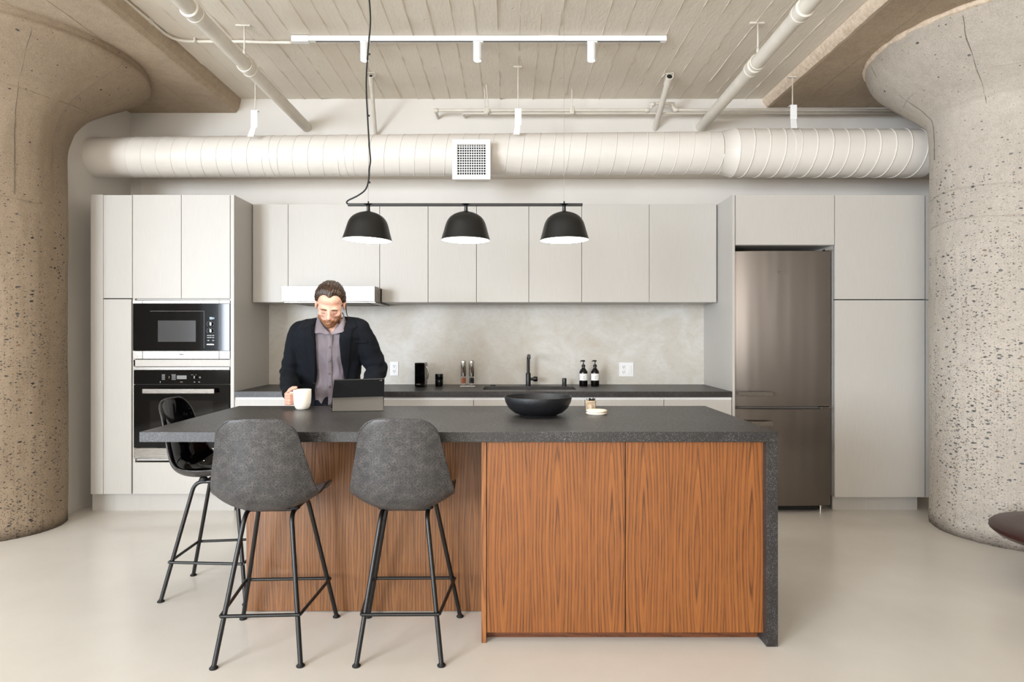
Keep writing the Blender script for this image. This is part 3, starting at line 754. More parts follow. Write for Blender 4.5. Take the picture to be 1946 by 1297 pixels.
# duct straps
def strap(px, pyt, pya, pyb, lb, Y=4.72, CZ=CZ):
    x = WX(px, Y); t = thing('duct_strap', lb, 'bracket', (x, Y, WZ(pyb, Y)))
    obj('threaded_rod', tube(B(), [(x, Y, CZ-.0), (x, Y, WZ(pya, Y)-.02)], .0045, 8), MAT['pipe'], t)
    w = 6.2*Y/F
    b = B(); z1_, z2_ = WZ(pya, Y), WZ(pyb-18, Y)
    bx(b, x-w, x+w, Y-.020, Y-.017, z2_, z1_); bx(b, x-w, x+w, Y-.017, Y+.02, z1_-.003, z1_)
    obj('hanger_plate', b, MAT['white'], t)
    b = B()
    p0 = [(x-w, Y-.020, z2_), (x+w*.7, Y-.020, z2_), (x+w*.4, Y-.055, WZ(pyb, Y)-.01), (x-w*1.5, Y-.055, WZ(pyb, Y)-.01)]
    v = [b.verts.new(p) for p in p0]+[b.verts.new((p[0], p[1]-.003, p[2])) for p in p0]
    for f in ((0,1,2,3),(7,6,5,4),(0,4,5,1),(1,5,6,2),(2,6,7,3),(3,7,4,0)): b.faces.new([v[i] for i in f])
    obj('strap_foot', b, MAT['white'], t)
    obj('ceiling_anchor', box(x-.035, x+.03, Y-.012, Y+.012, CZ-.008, CZ+.001), MAT['pipe'], t)
strap(485, 165, 211, 262, 'white sheet-metal strap holding the duct left of the pendant')
strap(984.5, 165, 208, 258, 'white sheet-metal strap holding the duct above the right pendant shades')
strap(1506, 190, 201, 246, 'white sheet-metal strap holding the wide duct near the right column', CZ=PR)
# big drain pipes running into the back wall
def drain(p0, p1, couplings, hang, lb, r=.0435):
    p0, p1 = Vector(p0), Vector(p1); d = (p1-p0)
    t = thing('drain_pipe', lb, 'pipe', tuple(p1))
    obj('pipe_run', tube(B(), [p0, p1], r, 28), MAT['pipe'], t, smooth='auto')
    for u in couplings:
        c = p0+d*u; dn = d.normalized()
        q = [c-dn*.05, c-dn*.045, c-dn*.02, c-dn*.018, c+dn*.018, c+dn*.02, c+dn*.045, c+dn*.05]
        obj('coupling', tube(B(), q, [r+.002, r+.010, r+.010, r+.006, r+.006, r+.009, r+.009, r+.001], 28), MAT['pipe'], t, smooth='auto')
    for u in hang:
        c = p0+d*u
        q = [(c.x+math.cos(a)*(r+.006), c.y, c.z+math.sin(a)*(r+.006)) for a in [2*PI*k/24 for k in range(25)]]
        h = obj('clamp_ring', tube(B(), q, .005, 6), MAT['pipe'], t, smooth=True)
        obj('hanger_rod', tube(B(), [(c.x, c.y, c.z+r+.006), (c.x, c.y, CZ)], .0055, 8), MAT['pipe'], h, smooth=True)
        obj('turnbuckle', tube(B(), [(c.x, c.y, c.z+r+.006), (c.x, c.y, c.z+r+.05)], .010, 8), MAT['pipe'], h, smooth=True)
        obj('ceiling_plate', box(c.x-.055, c.x+.04, c.y-.012, c.y+.012, CZ-.008, CZ+.002), MAT['pipe'], h)
    return t
pL = Vector((WX(583, YW), YW+.01, WZ(242, YW))); pR = Vector((WX(1332, YW), YW+.01, WZ(242, YW)))
sL = Vector((-1.735, 1.0, 3.095)); sR = Vector((1.56, 1.0, 3.095))
def uy(p0, p1, y): return (y-p0.y)/(p1.y-p0.y)
drain(sL, pL, [uy(sL, pL, 3.42), uy(sL, pL, 4.15)], [uy(sL, pL, 4.09)], 'thick white drain pipe slanting down from the upper left into the back wall')
drain(sR, pR, [uy(sR, pR, 3.42), uy(sR, pR, 4.15)], [uy(sR, pR, 4.06)], 'thick white drain pipe slanting down from the upper right into the back wall')
def stub(px, py, qx, qy, lb, r):
    Y = (CZ-.03-CH)*F/(V0-py)
    a = Vector((WX(px, Y), Y, CZ-.03)); c = Vector((WX(qx, YW-.02), YW+.01, WZ(qy, YW)))
    t = thing('vent_pipe', lb, 'pipe', tuple(c))
    obj('pipe_run', tube(B(), [a, c], r, 18), MAT['pipe'], t, smooth='auto')
    dn = (a-c).normalized()
    obj('end_socket', tube(B(), [a-dn*.08, a-dn*.075, a+dn*.008], [r, r+.006, r+.006], 18), MAT['pipe'], t, smooth='auto')
    obj('pipe_bore', tube(B(), [a+dn*.0085, a+dn*.009], r-.002, 16), MAT['gap'], t)
    obj('ceiling_clip', tube(B(), [a+Vector((-.05, .03, .015)), a+Vector((-.03, 0, .03)), a+Vector((.03, -.01, .03)), a+Vector((.03, 0, 0))], .004, 6), MAT['pipe'], t)
stub(705, 146, 713, 262, 'slender white pipe dropping behind the pendant cable', .015)
stub(1272, 147, 1246, 245, 'slender white pipe dropping from the ceiling left of the right drain pipe', .024)
# twin water lines on the wall
YL = 5.20
t = thing('water_line', 'upper white water line along the top of the back wall, with a jog', 'pipe', (WX(828, YL), YL, WZ(208, YL)))
pts = [WP(833, 225, YL+.16), WP(827, 210, YL), WP(1228, 209.5, YL), WP(1236, 208, YL), WP(1240, 197, YL), WP(1276, 197, YL), WP(1282, 209, YL), (4.0, YL, WZ(210, YL))]
obj('pipe_run', tube(B(), fillet(pts, .03, 4), .0125, 12), MAT['pipe'], t, smooth=True)
for px, py in ((829, 210), (1230, 209.5), (1240, 198.5), (1277, 198.5), (1284, 209)):
    c = WP(px, py, YL); obj('elbow_fitting', lathe(B(), [(0, -.022), (.016, -.020), (.018, 0), (.016, .020), (0, .022)], c, 12, 'x'), MAT['pipe'], t, smooth=True)
t = thing('water_line', 'lower white water line running just below the jogged one', 'pipe', (WX(882, YL), YL, WZ(215, YL)))
pts = [WP(884, 223, YL+.15), WP(880, 215.5, YL+.02), (4.0, YL+.02, WZ(215.5, YL+.02))]
obj('pipe_run', tube(B(), fillet(pts, .02, 4), .0105, 12), MAT['pipe'], t, smooth=True)
for px, twin in ((924, True), (1087, False)):
    t = thing('pipe_hanger', 'paired rod hanger on the water lines above the air register' if twin else 'single rod hanger on the water lines above the right pendant shade', 'bracket', tuple(WP(px, 209, YL)))
    for k, dx in enumerate((-3, 5) if twin else (0,)):
        obj('rod', tube(B(), [WP(px+dx, 214, YL-.018), (WX(px+dx-4*(k), YL-.05), YL-.05-.1*k, CZ)], .0045, 8), MAT['pipe'], t)
    obj('clamp', box(WX(px-4, YL), WX(px+4, YL), YL-.022, YL+.03, WZ(218, YL), WZ(204, YL)), MAT['pipe'], t, bevel=.006)
# track light
YT = 4.24; zt = CZ-.002
t = thing('track_light', 'white ceiling track with three cylinder spotlights', 'track light', (WX(910, YT), YT, CZ))
obj('track', box(WX(566, YT), WX(1266, YT), YT-.018, YT+.018, CZ-.036, zt), MAT['white'], t, bevel=.002)
obj('track_slot', box(WX(600, YT), WX(1255, YT), YT-.006, YT+.006, CZ-.0365, CZ-.0362), MAT['gap'], t)
obj('feed_box', box(WX(555, YT), WX(588, YT), YT-.022, YT+.022, CZ-.043, zt), MAT['white'], t, bevel=.003)
for px in (693, 907.5, 1124):
    x = WX(px, YT); zt_ = CZ-.045; s = obj('spotlight', lathe(B(), [(0, 0), (.028, 0), (.029, -.003), (.029, -.118), (.027, -.121), (.024, -.121), (.024, -.117), (0, -.117)], (x, YT, zt_-.002), 28), MAT['white'], t, smooth='auto')
    obj('adapter', box(x-.03, x+.04, YT-.014, YT+.014, CZ-.046, CZ-.0366), MAT['white'], s, bevel=.002)
    obj('lens', lathe(B(), [(0, -.1185), (.0235, -.1185), (.0235, -.1172), (0, -.1172)], (x, YT, zt_-.002), 24), MAT['spot_glow'], s)
    L = bpy.data.lights.new('spot_beam', 'SPOT'); L.energy = 13; L.spot_size = 1.5; L.spot_blend = .8; L.color = (1, .93, .84); L.shadow_soft_size = .03
    lo = bpy.data.objects.new('spot_beam', L); COL.objects.link(lo); lo.location = (x, YT, zt_-.14)
# conduit
t = thing('conduit', 'thin white conduit curving across the ceiling into the light track', 'conduit', (WX(480, YT), YT, CZ))
def cp(px, py, z=CZ-.017):
    Y = (z-CH)*F/(V0-py); return Vector((WX(px, Y), Y, z))
obj('tube', tube(B(), smoothpath([cp(215, -20), cp(243, 5), cp(290, 44), cp(318, 67), cp(348, 77.5), cp(400, 79), cp(460, 79), cp(500, 80.5), cp(556, 81)], 8), .0105, 10), MAT['pipe'], t, smooth=True)
for p in (cp(287, 41), cp(372, 78), cp(430, 78.5)): obj('clip', box(p.x-.006, p.x+.006, p.y-.022, p.y+.022, p.z-.014, CZ), MAT['pipe'], t, bevel=.002)

# ------------------------------------------------------------------ pendant
YN = 3.2
t = thing('pendant_lamp', 'black linear pendant with three dome shades above the island', 'pendant lamp', (WX(886, YN), YN, WZ(390, YN)))
zb_ = WZ(389.5, YN)
obj('bar', box(WX(661, YN), WX(1107, YN), YN-.008, YN+.008, zb_-.007, zb_+.007), MAT['black_metal'], t, bevel=.002)
for i, (px, tl) in enumerate(((700, .035), (885.5, .01), (1072, -.012))):
    x = WX(px, YN); zt_ = WZ(403, YN)
    obj('stem', lathe(B(), [(.010, 0), (.0085, .03), (.010, .036), (.016, .042), (.026, .045)], (x, YN, zt_-.006), 16), MAT['black_metal'], t, smooth='auto')
    rot = Matrix.Rotation(tl, 4, 'Y'); c = Vector((x, YN, zt_))
    prof = [(.010, .004), (.026, -.001), (.048, -.008), (.068, -.018), (.085, -.032), (.098, -.052), (.106, -.075), (.115, -.108), (.1265, -.146)]
    sp_ = [(p.x, p.z) for p in smoothpath([Vector((r, 0, z)) for r, z in prof], 4)]
    b = lathe(B(), [(0, .005)]+sp_+[(.1250, -.1465)]+[(r-.0018, z-.0015) for r, z in sp_[::-1]][:-2]+[(0, .001)], (0, 0, 0), 56)
    bmesh.ops.transform(b, matrix=Matrix.Translation(c)@rot, verts=b.verts)
    sh = obj('shade', b, MAT['black_metal'], t, smooth='auto')
    b = lathe(B(), [(0, -.1435), (.1243, -.1458), (.1240, -.1440), (0, -.1415)], (0, 0, 0), 48)
    bmesh.ops.transform(b, matrix=Matrix.Translation(c)@rot, verts=b.verts)
    obj('lit_diffuser', b, MAT['lamp_glow'], sh, smooth='auto')
    L = bpy.data.lights.new('pendant_light', 'AREA'); L.shape = 'DISK'; L.size = .22; L.energy = 3.2; L.color = (1, .95, .87)
    lo = bpy.data.objects.new('pendant_light', L); COL.objects.link(lo); lo.location = (x, YN, zt_-.152)
for px in (700, 1072):
    x = WX(px, YN); obj('suspension_wire', tube(B(), [(x, YN, zb_+.007), (x, YN, CZ-.001)], .0008, 6), MAT['chrome'], t)
    obj('wire_ferrule', cyl((x, YN, zb_+.006), .004, .012), MAT['black_metal'], t)
cpts = [(664, 389), (659, 386), (662, 381), (680, 372), (694, 361), (700, 345), (702, 320), (704, 305), (702, 280), (699, 230), (696, 160), (699, 100), (704, 40), (701, -20), (703, -80)]
pts = [WP(a, c_, YN+(.012 if a < 665 else 0)) for a, c_ in cpts]; pts.append(Vector((WX(703, YN), YN, CZ)))
obj('cable', tube(B(), smoothpath(pts, 8), .0042, 8), MAT['rubber'], t, smooth=True)
for px, py in ((700.5, 103), (699.5, 220), (700.5, 347)): obj('cable_clip', tube(B(), [WP(px-2, py, YN), WP(px+3, py, YN)], .005, 8), MAT['rubber'], t)
obj('ceiling_rose', cyl((WX(703, YN), YN, CZ-.03), .05, .028), MAT['black_metal'], t, smooth='auto')

# ================================================================== THINGS ON THE WALL WORKTOP
def outlet(label, px0, px1, py0, py1, switch=False):
    Y = YB-.0065
    t = thing('wall_outlet', label, 'outlet', (WX((px0+px1)/2, Y), Y, WZ((py0+py1)/2, Y)))
    obj('cover_plate', fb(px0, px1, py0, py1, Y-.006, .006), MAT['white'], t, bevel=.0015)
    cx = px0+(px1-px0)*(.5 if not switch else .3)
    face = obj('socket_face', fb(cx-3.6, cx+3.6, py0+5.5, py1-5.5, Y-.0085, .0024), MAT['white'], t, bevel=.001)
    bm = B()
    for cy in ((py0+py1)/2-5, (py0+py1)/2+4.6):
        fb(cx-1.9, cx-1.2, cy-1.8, cy+.6, Y-.009, .0004, bm); fb(cx+1.2, cx+1.9, cy-1.8, cy+.6, Y-.009, .0004, bm); fb(cx-.6, cx+.6, cy+1.4, cy+2.7, Y-.009, .0004, bm)
    obj('slots', bm, MAT['gap'], face)
    if switch:
        cx = px0+(px1-px0)*.70
        obj('rocker_switch', fb(cx-3.6, cx+3.6, py0+5.5, py1-5.5, Y-.0095, .0034), MAT['white'], t, bevel=.0015)
outlet('white wall outlet between the man and the coffee maker', 741, 757, 688, 714.5)
outlet('white double plate with outlet and switch, right of the soap bottles', 1177, 1204, 689.5, 716, True)

Y = 4.985; x0, x1 = WX(788, Y), WX(806.5, Y); z1 = WZ(690, Y)
t = thing('coffee_maker', 'slim glossy black coffee maker on the dark worktop', 'coffee maker', ((x0+x1)/2, Y+.1, CT))
obj('body', box(x0+.001, x1-.001, Y+.012, Y+.19, CT+.001, z1-.002), MAT['black_gloss'], t, bevel=.006, seg=3)
obj('front_panel', box(x0, x1, Y, Y+.0115, CT+.008, z1), MAT['black_gloss'], t, bevel=.005, seg=3)
obj('side_panel', box(x1-.0005, x1+.003, Y+.02, Y+.17, CT+.02, z1-.012), MAT['steel'], t, bevel=.001)
obj('side_handle', tube(B(), smoothpath([(x1+.003, Y+.06, z1-.03), (x1+.018, Y+.06, z1-.05), (x1+.024, Y+.06, z1-.09), (x1+.018, Y+.06, z1-.13), (x1+.003, Y+.06, z1-.15)]), .004, 8), MAT['chrome'], t, smooth=True)
obj('logo_mark', box(x0+.016, x0+.046, Y-.0012, Y, CT+.022, CT+.028), MAT['chrome'], t, bevel=.002)
Y = 5.10; x = WX(834.5, Y)
t = thing('canister', 'small black canister beside the coffee maker', 'canister', (x, Y, CT))
obj('pot', lathe(B(), [(0, 0), (.029, 0), (.031, .006), (.033, .05), (.0315, .054), (0, .054)], (x, Y, CT), 28), MAT['black_gloss'], t, smooth='auto')
obj('lid', lathe(B(), [(0, .055), (.0315, .055), (.033, .058), (.033, .098), (.031, .102), (0, .102)], (x, Y, CT), 28), MAT['black_gloss'], t, smooth='auto')
Y = 5.09
for px, fill, lb in ((880.7, 'salt', 'steel salt mill with pink salt in its clear base'), (896.4, 'pepper', 'steel pepper mill with black peppercorns in its clear base')):
    x = WX(px, Y); r = .0235; z = CT+.004
    t = thing('spice_mill', lb, 'mill', (x, Y, CT+.004))
    obj('steel_sleeve', lathe(B(), [(r*.96, .078), (r, .082), (r, .188), (r*.93, .189), (r*.93, .192), (r, .193), (r*.92, .204), (r*.5, .211), (0, .213)], (x, Y, z), 28), MAT['chrome'], t, smooth='auto')
    obj('clear_base', lathe(B(), [(0, 0), (r, 0), (r*1.02, .02), (r*.98, .078), (r*.9, .078), (r*.9, .022), (0, .022)], (x, Y, z), 28), MAT['glass'], t, smooth='auto')
    obj('contents', lathe(B(), [(0, .023), (r*.85, .023), (r*.85, .060), (r*.5, .066), (0, .062)], (x, Y, z), 24), MAT[fill], t, smooth='auto')
x0, x1 = WX(874.5, Y), WX(902.5, Y)
tag(obj('mill_tray', box(x0, x1, Y-.03, Y+.03, CT+.0005, CT+.0035), MAT['white'], None, ((x0+x1)/2, Y, CT), bevel=.001), 'small pale tray under the two steel mills', 'tray')
# faucet
Y = 5.165; x = WX(1004, Y)
t = thing('faucet', 'matte black kitchen faucet behind the sink', 'faucet', (x, Y, CT))
zt_ = WZ(676, Y)
obj('base_body', lathe(B(), [(0, 0), (.025, 0), (.025, .004), (.0205, .006), (.0205, .10), (.018, .106), (.0125, .108), (0, .108)], (x, Y, CT), 24), MAT['tap'], t, smooth='auto')
sp_ = fillet([(x, Y, CT+.10), (x, Y, zt_), (x, Y-.21, zt_+.004)], .035, 7)
obj('spout', tube(B(), sp_, .0125, 18), MAT['tap'], t, smooth='auto')
obj('aerator', tube(B(), [(x, Y-.195, zt_+.0), (x, Y-.195, zt_-.022)], .0115, 16), MAT['tap'], t, smooth='auto')
hd = obj('handle', lathe(B(), [(0, .018), (.012, .018), (.012, .040), (.019, .042), (.021, .050), (.021, .070), (.018, .076), (0, .077)], (x, Y, CT+.055), 22, 'x'), MAT['tap'], t, smooth='auto')
Y = 5.16
tag(obj('soap_pump', lathe(B(), [(0, 0), (.021, 0), (.021, .004), (.018, .008), (.019, .052), (.0165, .062), (0, .063)], (WX(1072.5, Y), Y, CT+.0003), 22), MAT['tap'], None, (WX(1072.5, Y), Y, CT), smooth='auto'), 'short black knob standing on the worktop behind the sink, right of the faucet', 'sink knob')
tag(obj('drain_cover', lathe(B(), [(0, 0), (.024, 0), (.024, .005), (.018, .008), (0, .008)], (WX(936.5, Y), Y, CT+.0003), 22), MAT['tap'], None, (WX(936.5, Y), Y, CT), smooth='auto'), 'flat black disc on the worktop behind the left end of the sink', 'disc')
# soap bottles
Y = 5.13
def bottle(px, lb):
    x = WX(px, Y); r = .0345
    t = thing('soap_bottle', lb, 'bottle', (x, Y, CT), 'pump bottles by the sink')
    prof = [(0, 0), (r*.9, 0), (r, .005), (r, .105), (r*.93, .122), (r*.62, .138), (r*.42, .145), (r*.36, .150), (r*.36, .156), (0, .156)]
    obj('bottle_body', lathe(B(), prof, (x, Y, CT), 32), MAT['bottle'], t, smooth='auto')
    obj('collar', lathe(B(), [(0, .1565), (r*.42, .1565), (r*.44, .160), (r*.44, .172), (r*.36, .176), (r*.15, .178), (r*.15, .186), (0, .186)], (x, Y, CT), 20), MAT['black_matte'], t, smooth='auto')
    b = tube(B(), [(x, Y, CT+.186), (x, Y, CT+.203)], .004, 10)
    tube(b, [(x+.012, Y, CT+.206), (x-.010, Y, CT+.208), (x-.022, Y-.004, CT+.2055), (x-.026, Y-.005, CT+.200)], [.007, .0065, .004, .003], 10)
    obj('pump', b, MAT['black_matte'], t, smooth='auto')
    b = B(); g = []
    for k in range(25):
        a = -PI/2-1.25+2.5*k/24
        g.append([b.verts.new((x+(r+.0008)*math.cos(a), Y+(r+.0008)*math.sin(a), CT+z)) for z in (.047, .103)])
    for a, c in zip(g, g[1:]): b.faces.new((a[0], c[0], c[1], a[1]))
    lbp = obj('paper_label', b, MAT['paper'], t, smooth=True)
    bm = B()
    for i, (w, z) in enumerate(((.016, .082), (.010, .076), (.019, .066), (.013, .061))):
        bx(bm, x-w/2, x+w/2, Y-r-.0016, Y-r-.001, CT+z-.0008, CT+z+.0008)
    obj('label_lines', bm, MAT['ink'], lbp)
    return t
bottle(1108.7, 'left dark pump bottle with a white label, by the sink')
bottle(1130.7, 'right dark pump bottle with a white label, nearer the wall outlet')

# ================================================================== THINGS ON THE ISLAND
Y = 3.20; x = WX(1022.5, Y)
t = thing('bowl', 'wide shallow black textured bowl on the island', 'bowl', (x, Y, IT))
m = M('black_textured_ceramic', (24, 25, 28), .42); m.bump(m.noise(160, 3, .7), .5, .0025); MAT['bowl'] = m.m
prof = [(0, .006), (.085, .006), (.087, 0), (.095, 0), (.097, .004), (.125, .014), (.152, .037), (.168, .066), (.1745, .094), (.1735, .0965), (.170, .0965), (.164, .070), (.147, .043), (.118, .022), (.07, .012), (0, .010)]
b = lathe(B(), prof, (x, Y, IT+.0005), 64)
for v in b.verts: v.co.y = Y+(v.co.y-Y)*.92
bowl_ = obj('bowl_shell', b, MAT['bowl'], t, smooth='auto')
Y = 3.385; x = WX(1123, Y)
t = thing('toothpick_holder', 'small faceted pale holder full of dark picks', 'holder', (x, Y, IT))
m = M('pale_speckled_stone', (222, 206, 182), .3); m.col(m.ramp(m.noise(45, 4), [(.4, (228, 213, 190)), (.62, (204, 178, 148)), (.75, (130, 100, 78))])); MAT['pale'] = m.m
obj('cup', lathe(B(), [(0, .002), (.026, .002), (.0285, .006), (.0285, .056), (.024, .056), (.024, .012), (0, .012)], (x, Y, IT), 8), MAT['pale'], t, bevel=.001)
b = B(); random.seed(3)
for i in range(34):
    a = random.uniform(0, 2*PI); r = .021*math.sqrt(random.random()); dx, dy = random.uniform(-.006, .006), random.uniform(-.005, .005)
    tube(b, [(x+r*math.cos(a)*.7, Y+r*math.sin(a)*.7, IT+.014), (x+r*math.cos(a)+dx, Y+r*math.sin(a)+dy, IT+.062+random.uniform(0, .007)+(.006 if i == 3 else 0))], .0017, 5)
pk = obj('picks', b, MAT['rubber'], t); pk['kind'] = 'stuff'
Y = 3.235; x = WX(1133.5, Y)
m = M('white_coaster_stone', (236, 226, 208), .45); m.col(m.ramp(m.noise(30, 3), [(.35, (242, 234, 220)), (.7, (226, 212, 190))])); MAT['coaster'] = m.m
for i, lb in enumerate(('lower round cream coaster of the stack of two', 'upper round cream coaster of the stack of two')):
    tag(obj('coaster', lathe(B(), [(0, 0), (.050, 0), (.0535, .0035), (.0545, .0055), (.0535, .008), (.051, .0105), (0, .0105)], (x+.001*i, Y+.002*i, IT+.0006+i*.0112), 40), MAT['coaster'], None, (x, Y, IT+i*.0112), smooth='auto'), lb, 'coaster', 'coasters on the island')
# mug
YMG = 3.45; xm_ = WX(574.5, YMG); MUG = Vector((xm_, YMG, IT))
t = thing('mug', 'white mug the man holds by its handle', 'mug', MUG)
prof = [(0, .0), (.029, .0), (.034, .003), (.041, .015), (.0465, .038), (.0485, .07), (.0488, .108), (.0478, .110), (.0462, .108), (.0458, .07), (.043, .036), (.034, .012), (0, .009)]
obj('cup_body', lathe(B(), prof, MUG+Vector((0, 0, .0005)), 48), MAT['ceramic'], t, smooth='auto')
hdir = Vector((-1, -.05, 0)).normalized()
obj('mug_handle', tube(B(), smoothpath([MUG+hdir*.047+Vector((0, 0, .092)), MUG+hdir*.066+Vector((0, 0, .090)), MUG+hdir*.076+Vector((0, 0, .065)), MUG+hdir*.068+Vector((0, 0, .038)), MUG+hdir*.045+Vector((0, 0, .030))]), .0055, 10), MAT['ceramic'], t, smooth=True)
obj('coffee', lathe(B(), [(0, .085), (.0455, .085), (.0455, .084), (0, .084)], MUG, 32), plain('coffee', (40, 24, 16), .1), t)
# tablet in a folio stand: the screen faces the man
m = M('folio_grey', (72, 67, 61), .6); m.bump(m.noise(300, 2), .2, .001); MAT['folio'] = m.m
tl, tr = WP(635, 723, 3.365), WP(730.5, 720.5, 3.40)
bl_, br_ = WP(628.5, 777, 3.445), WP(729, 776, 3.465)
t = thing('tablet', 'black tablet propped up in a grey folding stand cover', 'tablet', tuple((bl_+br_)/2))
def slab(bm, a, b_, c, d, th):
    n = (b_-a).cross(d-a).normalized()*th
    v = [bm.verts.new(p) for p in (a, b_, c, d, a+n, b_+n, c+n, d+n)]
    for f in ((3,2,1,0),(4,5,6,7),(0,1,5,4),(1,2,6,5),(2,3,7,6),(3,0,4,7)): bm.faces.new([v[i] for i in f])
    return bm
bl_.z = br_.z = IT+.006
obj('case_back', slab(B(), bl_, br_, tr, tl, -.008), MAT['black_matte'], t, bevel=.002)
nn = (br_-bl_).cross(tl-bl_).normalized()*-.0085
i1 = lambda u, v: (bl_.lerp(br_, u)).lerp(tl.lerp(tr, u), v)
obj('screen', slab(B(), i1(.02, .03)+nn, i1(.98, .03)+nn, i1(.98, .97)+nn, i1(.02, .97)+nn, -.0006), MAT['black_gloss'], t)
m1, m2 = i1(.01, .37), i1(.99, .39); off = Vector((0, -.003, 0))
g1, g2 = WP(632, 783.5, 3.345), WP(728.5, 780, 3.365); g1.z = g2.z = IT+.001
obj('stand_flap', slab(B(), g1, g2, m2+off, m1+off, .003), MAT['folio'], t, bevel=.0008)
obj('folio_base', slab(B(), g1, g2, br_+Vector((0, 0, -.003)), bl_+Vector((0, 0, -.003)), .003), MAT['folio'], t, bevel=.0008)
for u in (.915, .945): obj('camera_lens', cyl(i1(u, .95)+Vector((0, -.0022, 0)), .0022, .002, 'y', 12), MAT['chrome'], t, smooth='auto')

# ================================================================== COUNTER STOOLS
def shell_mesh():
    C_ = smoothpath([Vector((0, y, z)) for y, z in ((.228, .596), (.212, .618), (.17, .628), (.10, .622), (.0, .606), (-.08, .598), (-.145, .608), (-.19, .640), (-.213, .690), (-.226, .76), (-.238, .84), (-.250, .92), (-.262, .985))], 4)
    W_ = [.190, .192, .196, .200, .204, .208, .213, .214, .208, .194, .176, .159, .143]
    H_ = [.010, .016, .030, .042, .055, .066, .074, .078, .070, .058, .046, .034, .014]
    n = len(C_); L = [0]
    for a, c in zip(C_, C_[1:]): L.append(L[-1]+(c-a).length)
    def at(A, i):
        f = i/(n-1)*(len(A)-1); k = min(int(f), len(A)-2); return A[k]+(A[k+1]-A[k])*(f-k)
    fr = frames(C_); b = B(); g = []; ns = 30
    # denser sampling near the rounded corners
    ii = []
    def inv(l):
        for k in range(n-1):
            if L[k] <= l <= L[k+1]: return k+(l-L[k])/(L[k+1]-L[k])
        return n-1
    T = L[-1]; ls = [0, .002, .006, .013, .023, .036, .052]; m = 34
    ls += [.07+(T-.14-.0)*k/m for k in range(m+1)]; ls += [T-x for x in (.052, .036, .023, .013, .006, .002, 0)]
    for l in ls:
        f = inv(l); k = min(int(f), n-2); q = f-k
        c = C_[k].lerp(C_[k+1], q); t_ = fr[k][0].lerp(fr[k+1][0], q).normalized()
        nrm = Vector((0, -t_.z, t_.y)); nrm = nrm if nrm.z > 0 or t_.z > .5 else -nrm
        nrm = Vector((0, t_.z, -t_.y))           # towards the sitter
        w, h = at(W_, f), at(H_, f); rc = .06
        d = min(l, T-l)
        if d < rc: w = w-rc+math.sqrt(max(0, rc*rc-(rc-d)**2))
        row = []
        for s in range(ns+1):
            u = -1+2*s/ns; u = math.sin(u*PI/2)*.35+u*.65
            x = w*u; lift = h*abs(u)**2.4+(.004 if abs(u) > .97 else 0)*-1
            p = Vector((x, c.y, c.z))+nrm*lift
            e_ = max(0, 1-(T-l)/.12); p.z += .010*e_*e_*(1-(abs(x)/max(at(W_, f), 1e-3))**2)
            row.append(b.verts.new(p))
        g.append(row)
    for a, c in zip(g, g[1:]):
        for k in range(ns): b.faces.new((a[k], a[k+1], c[k+1], c[k]))
    return b
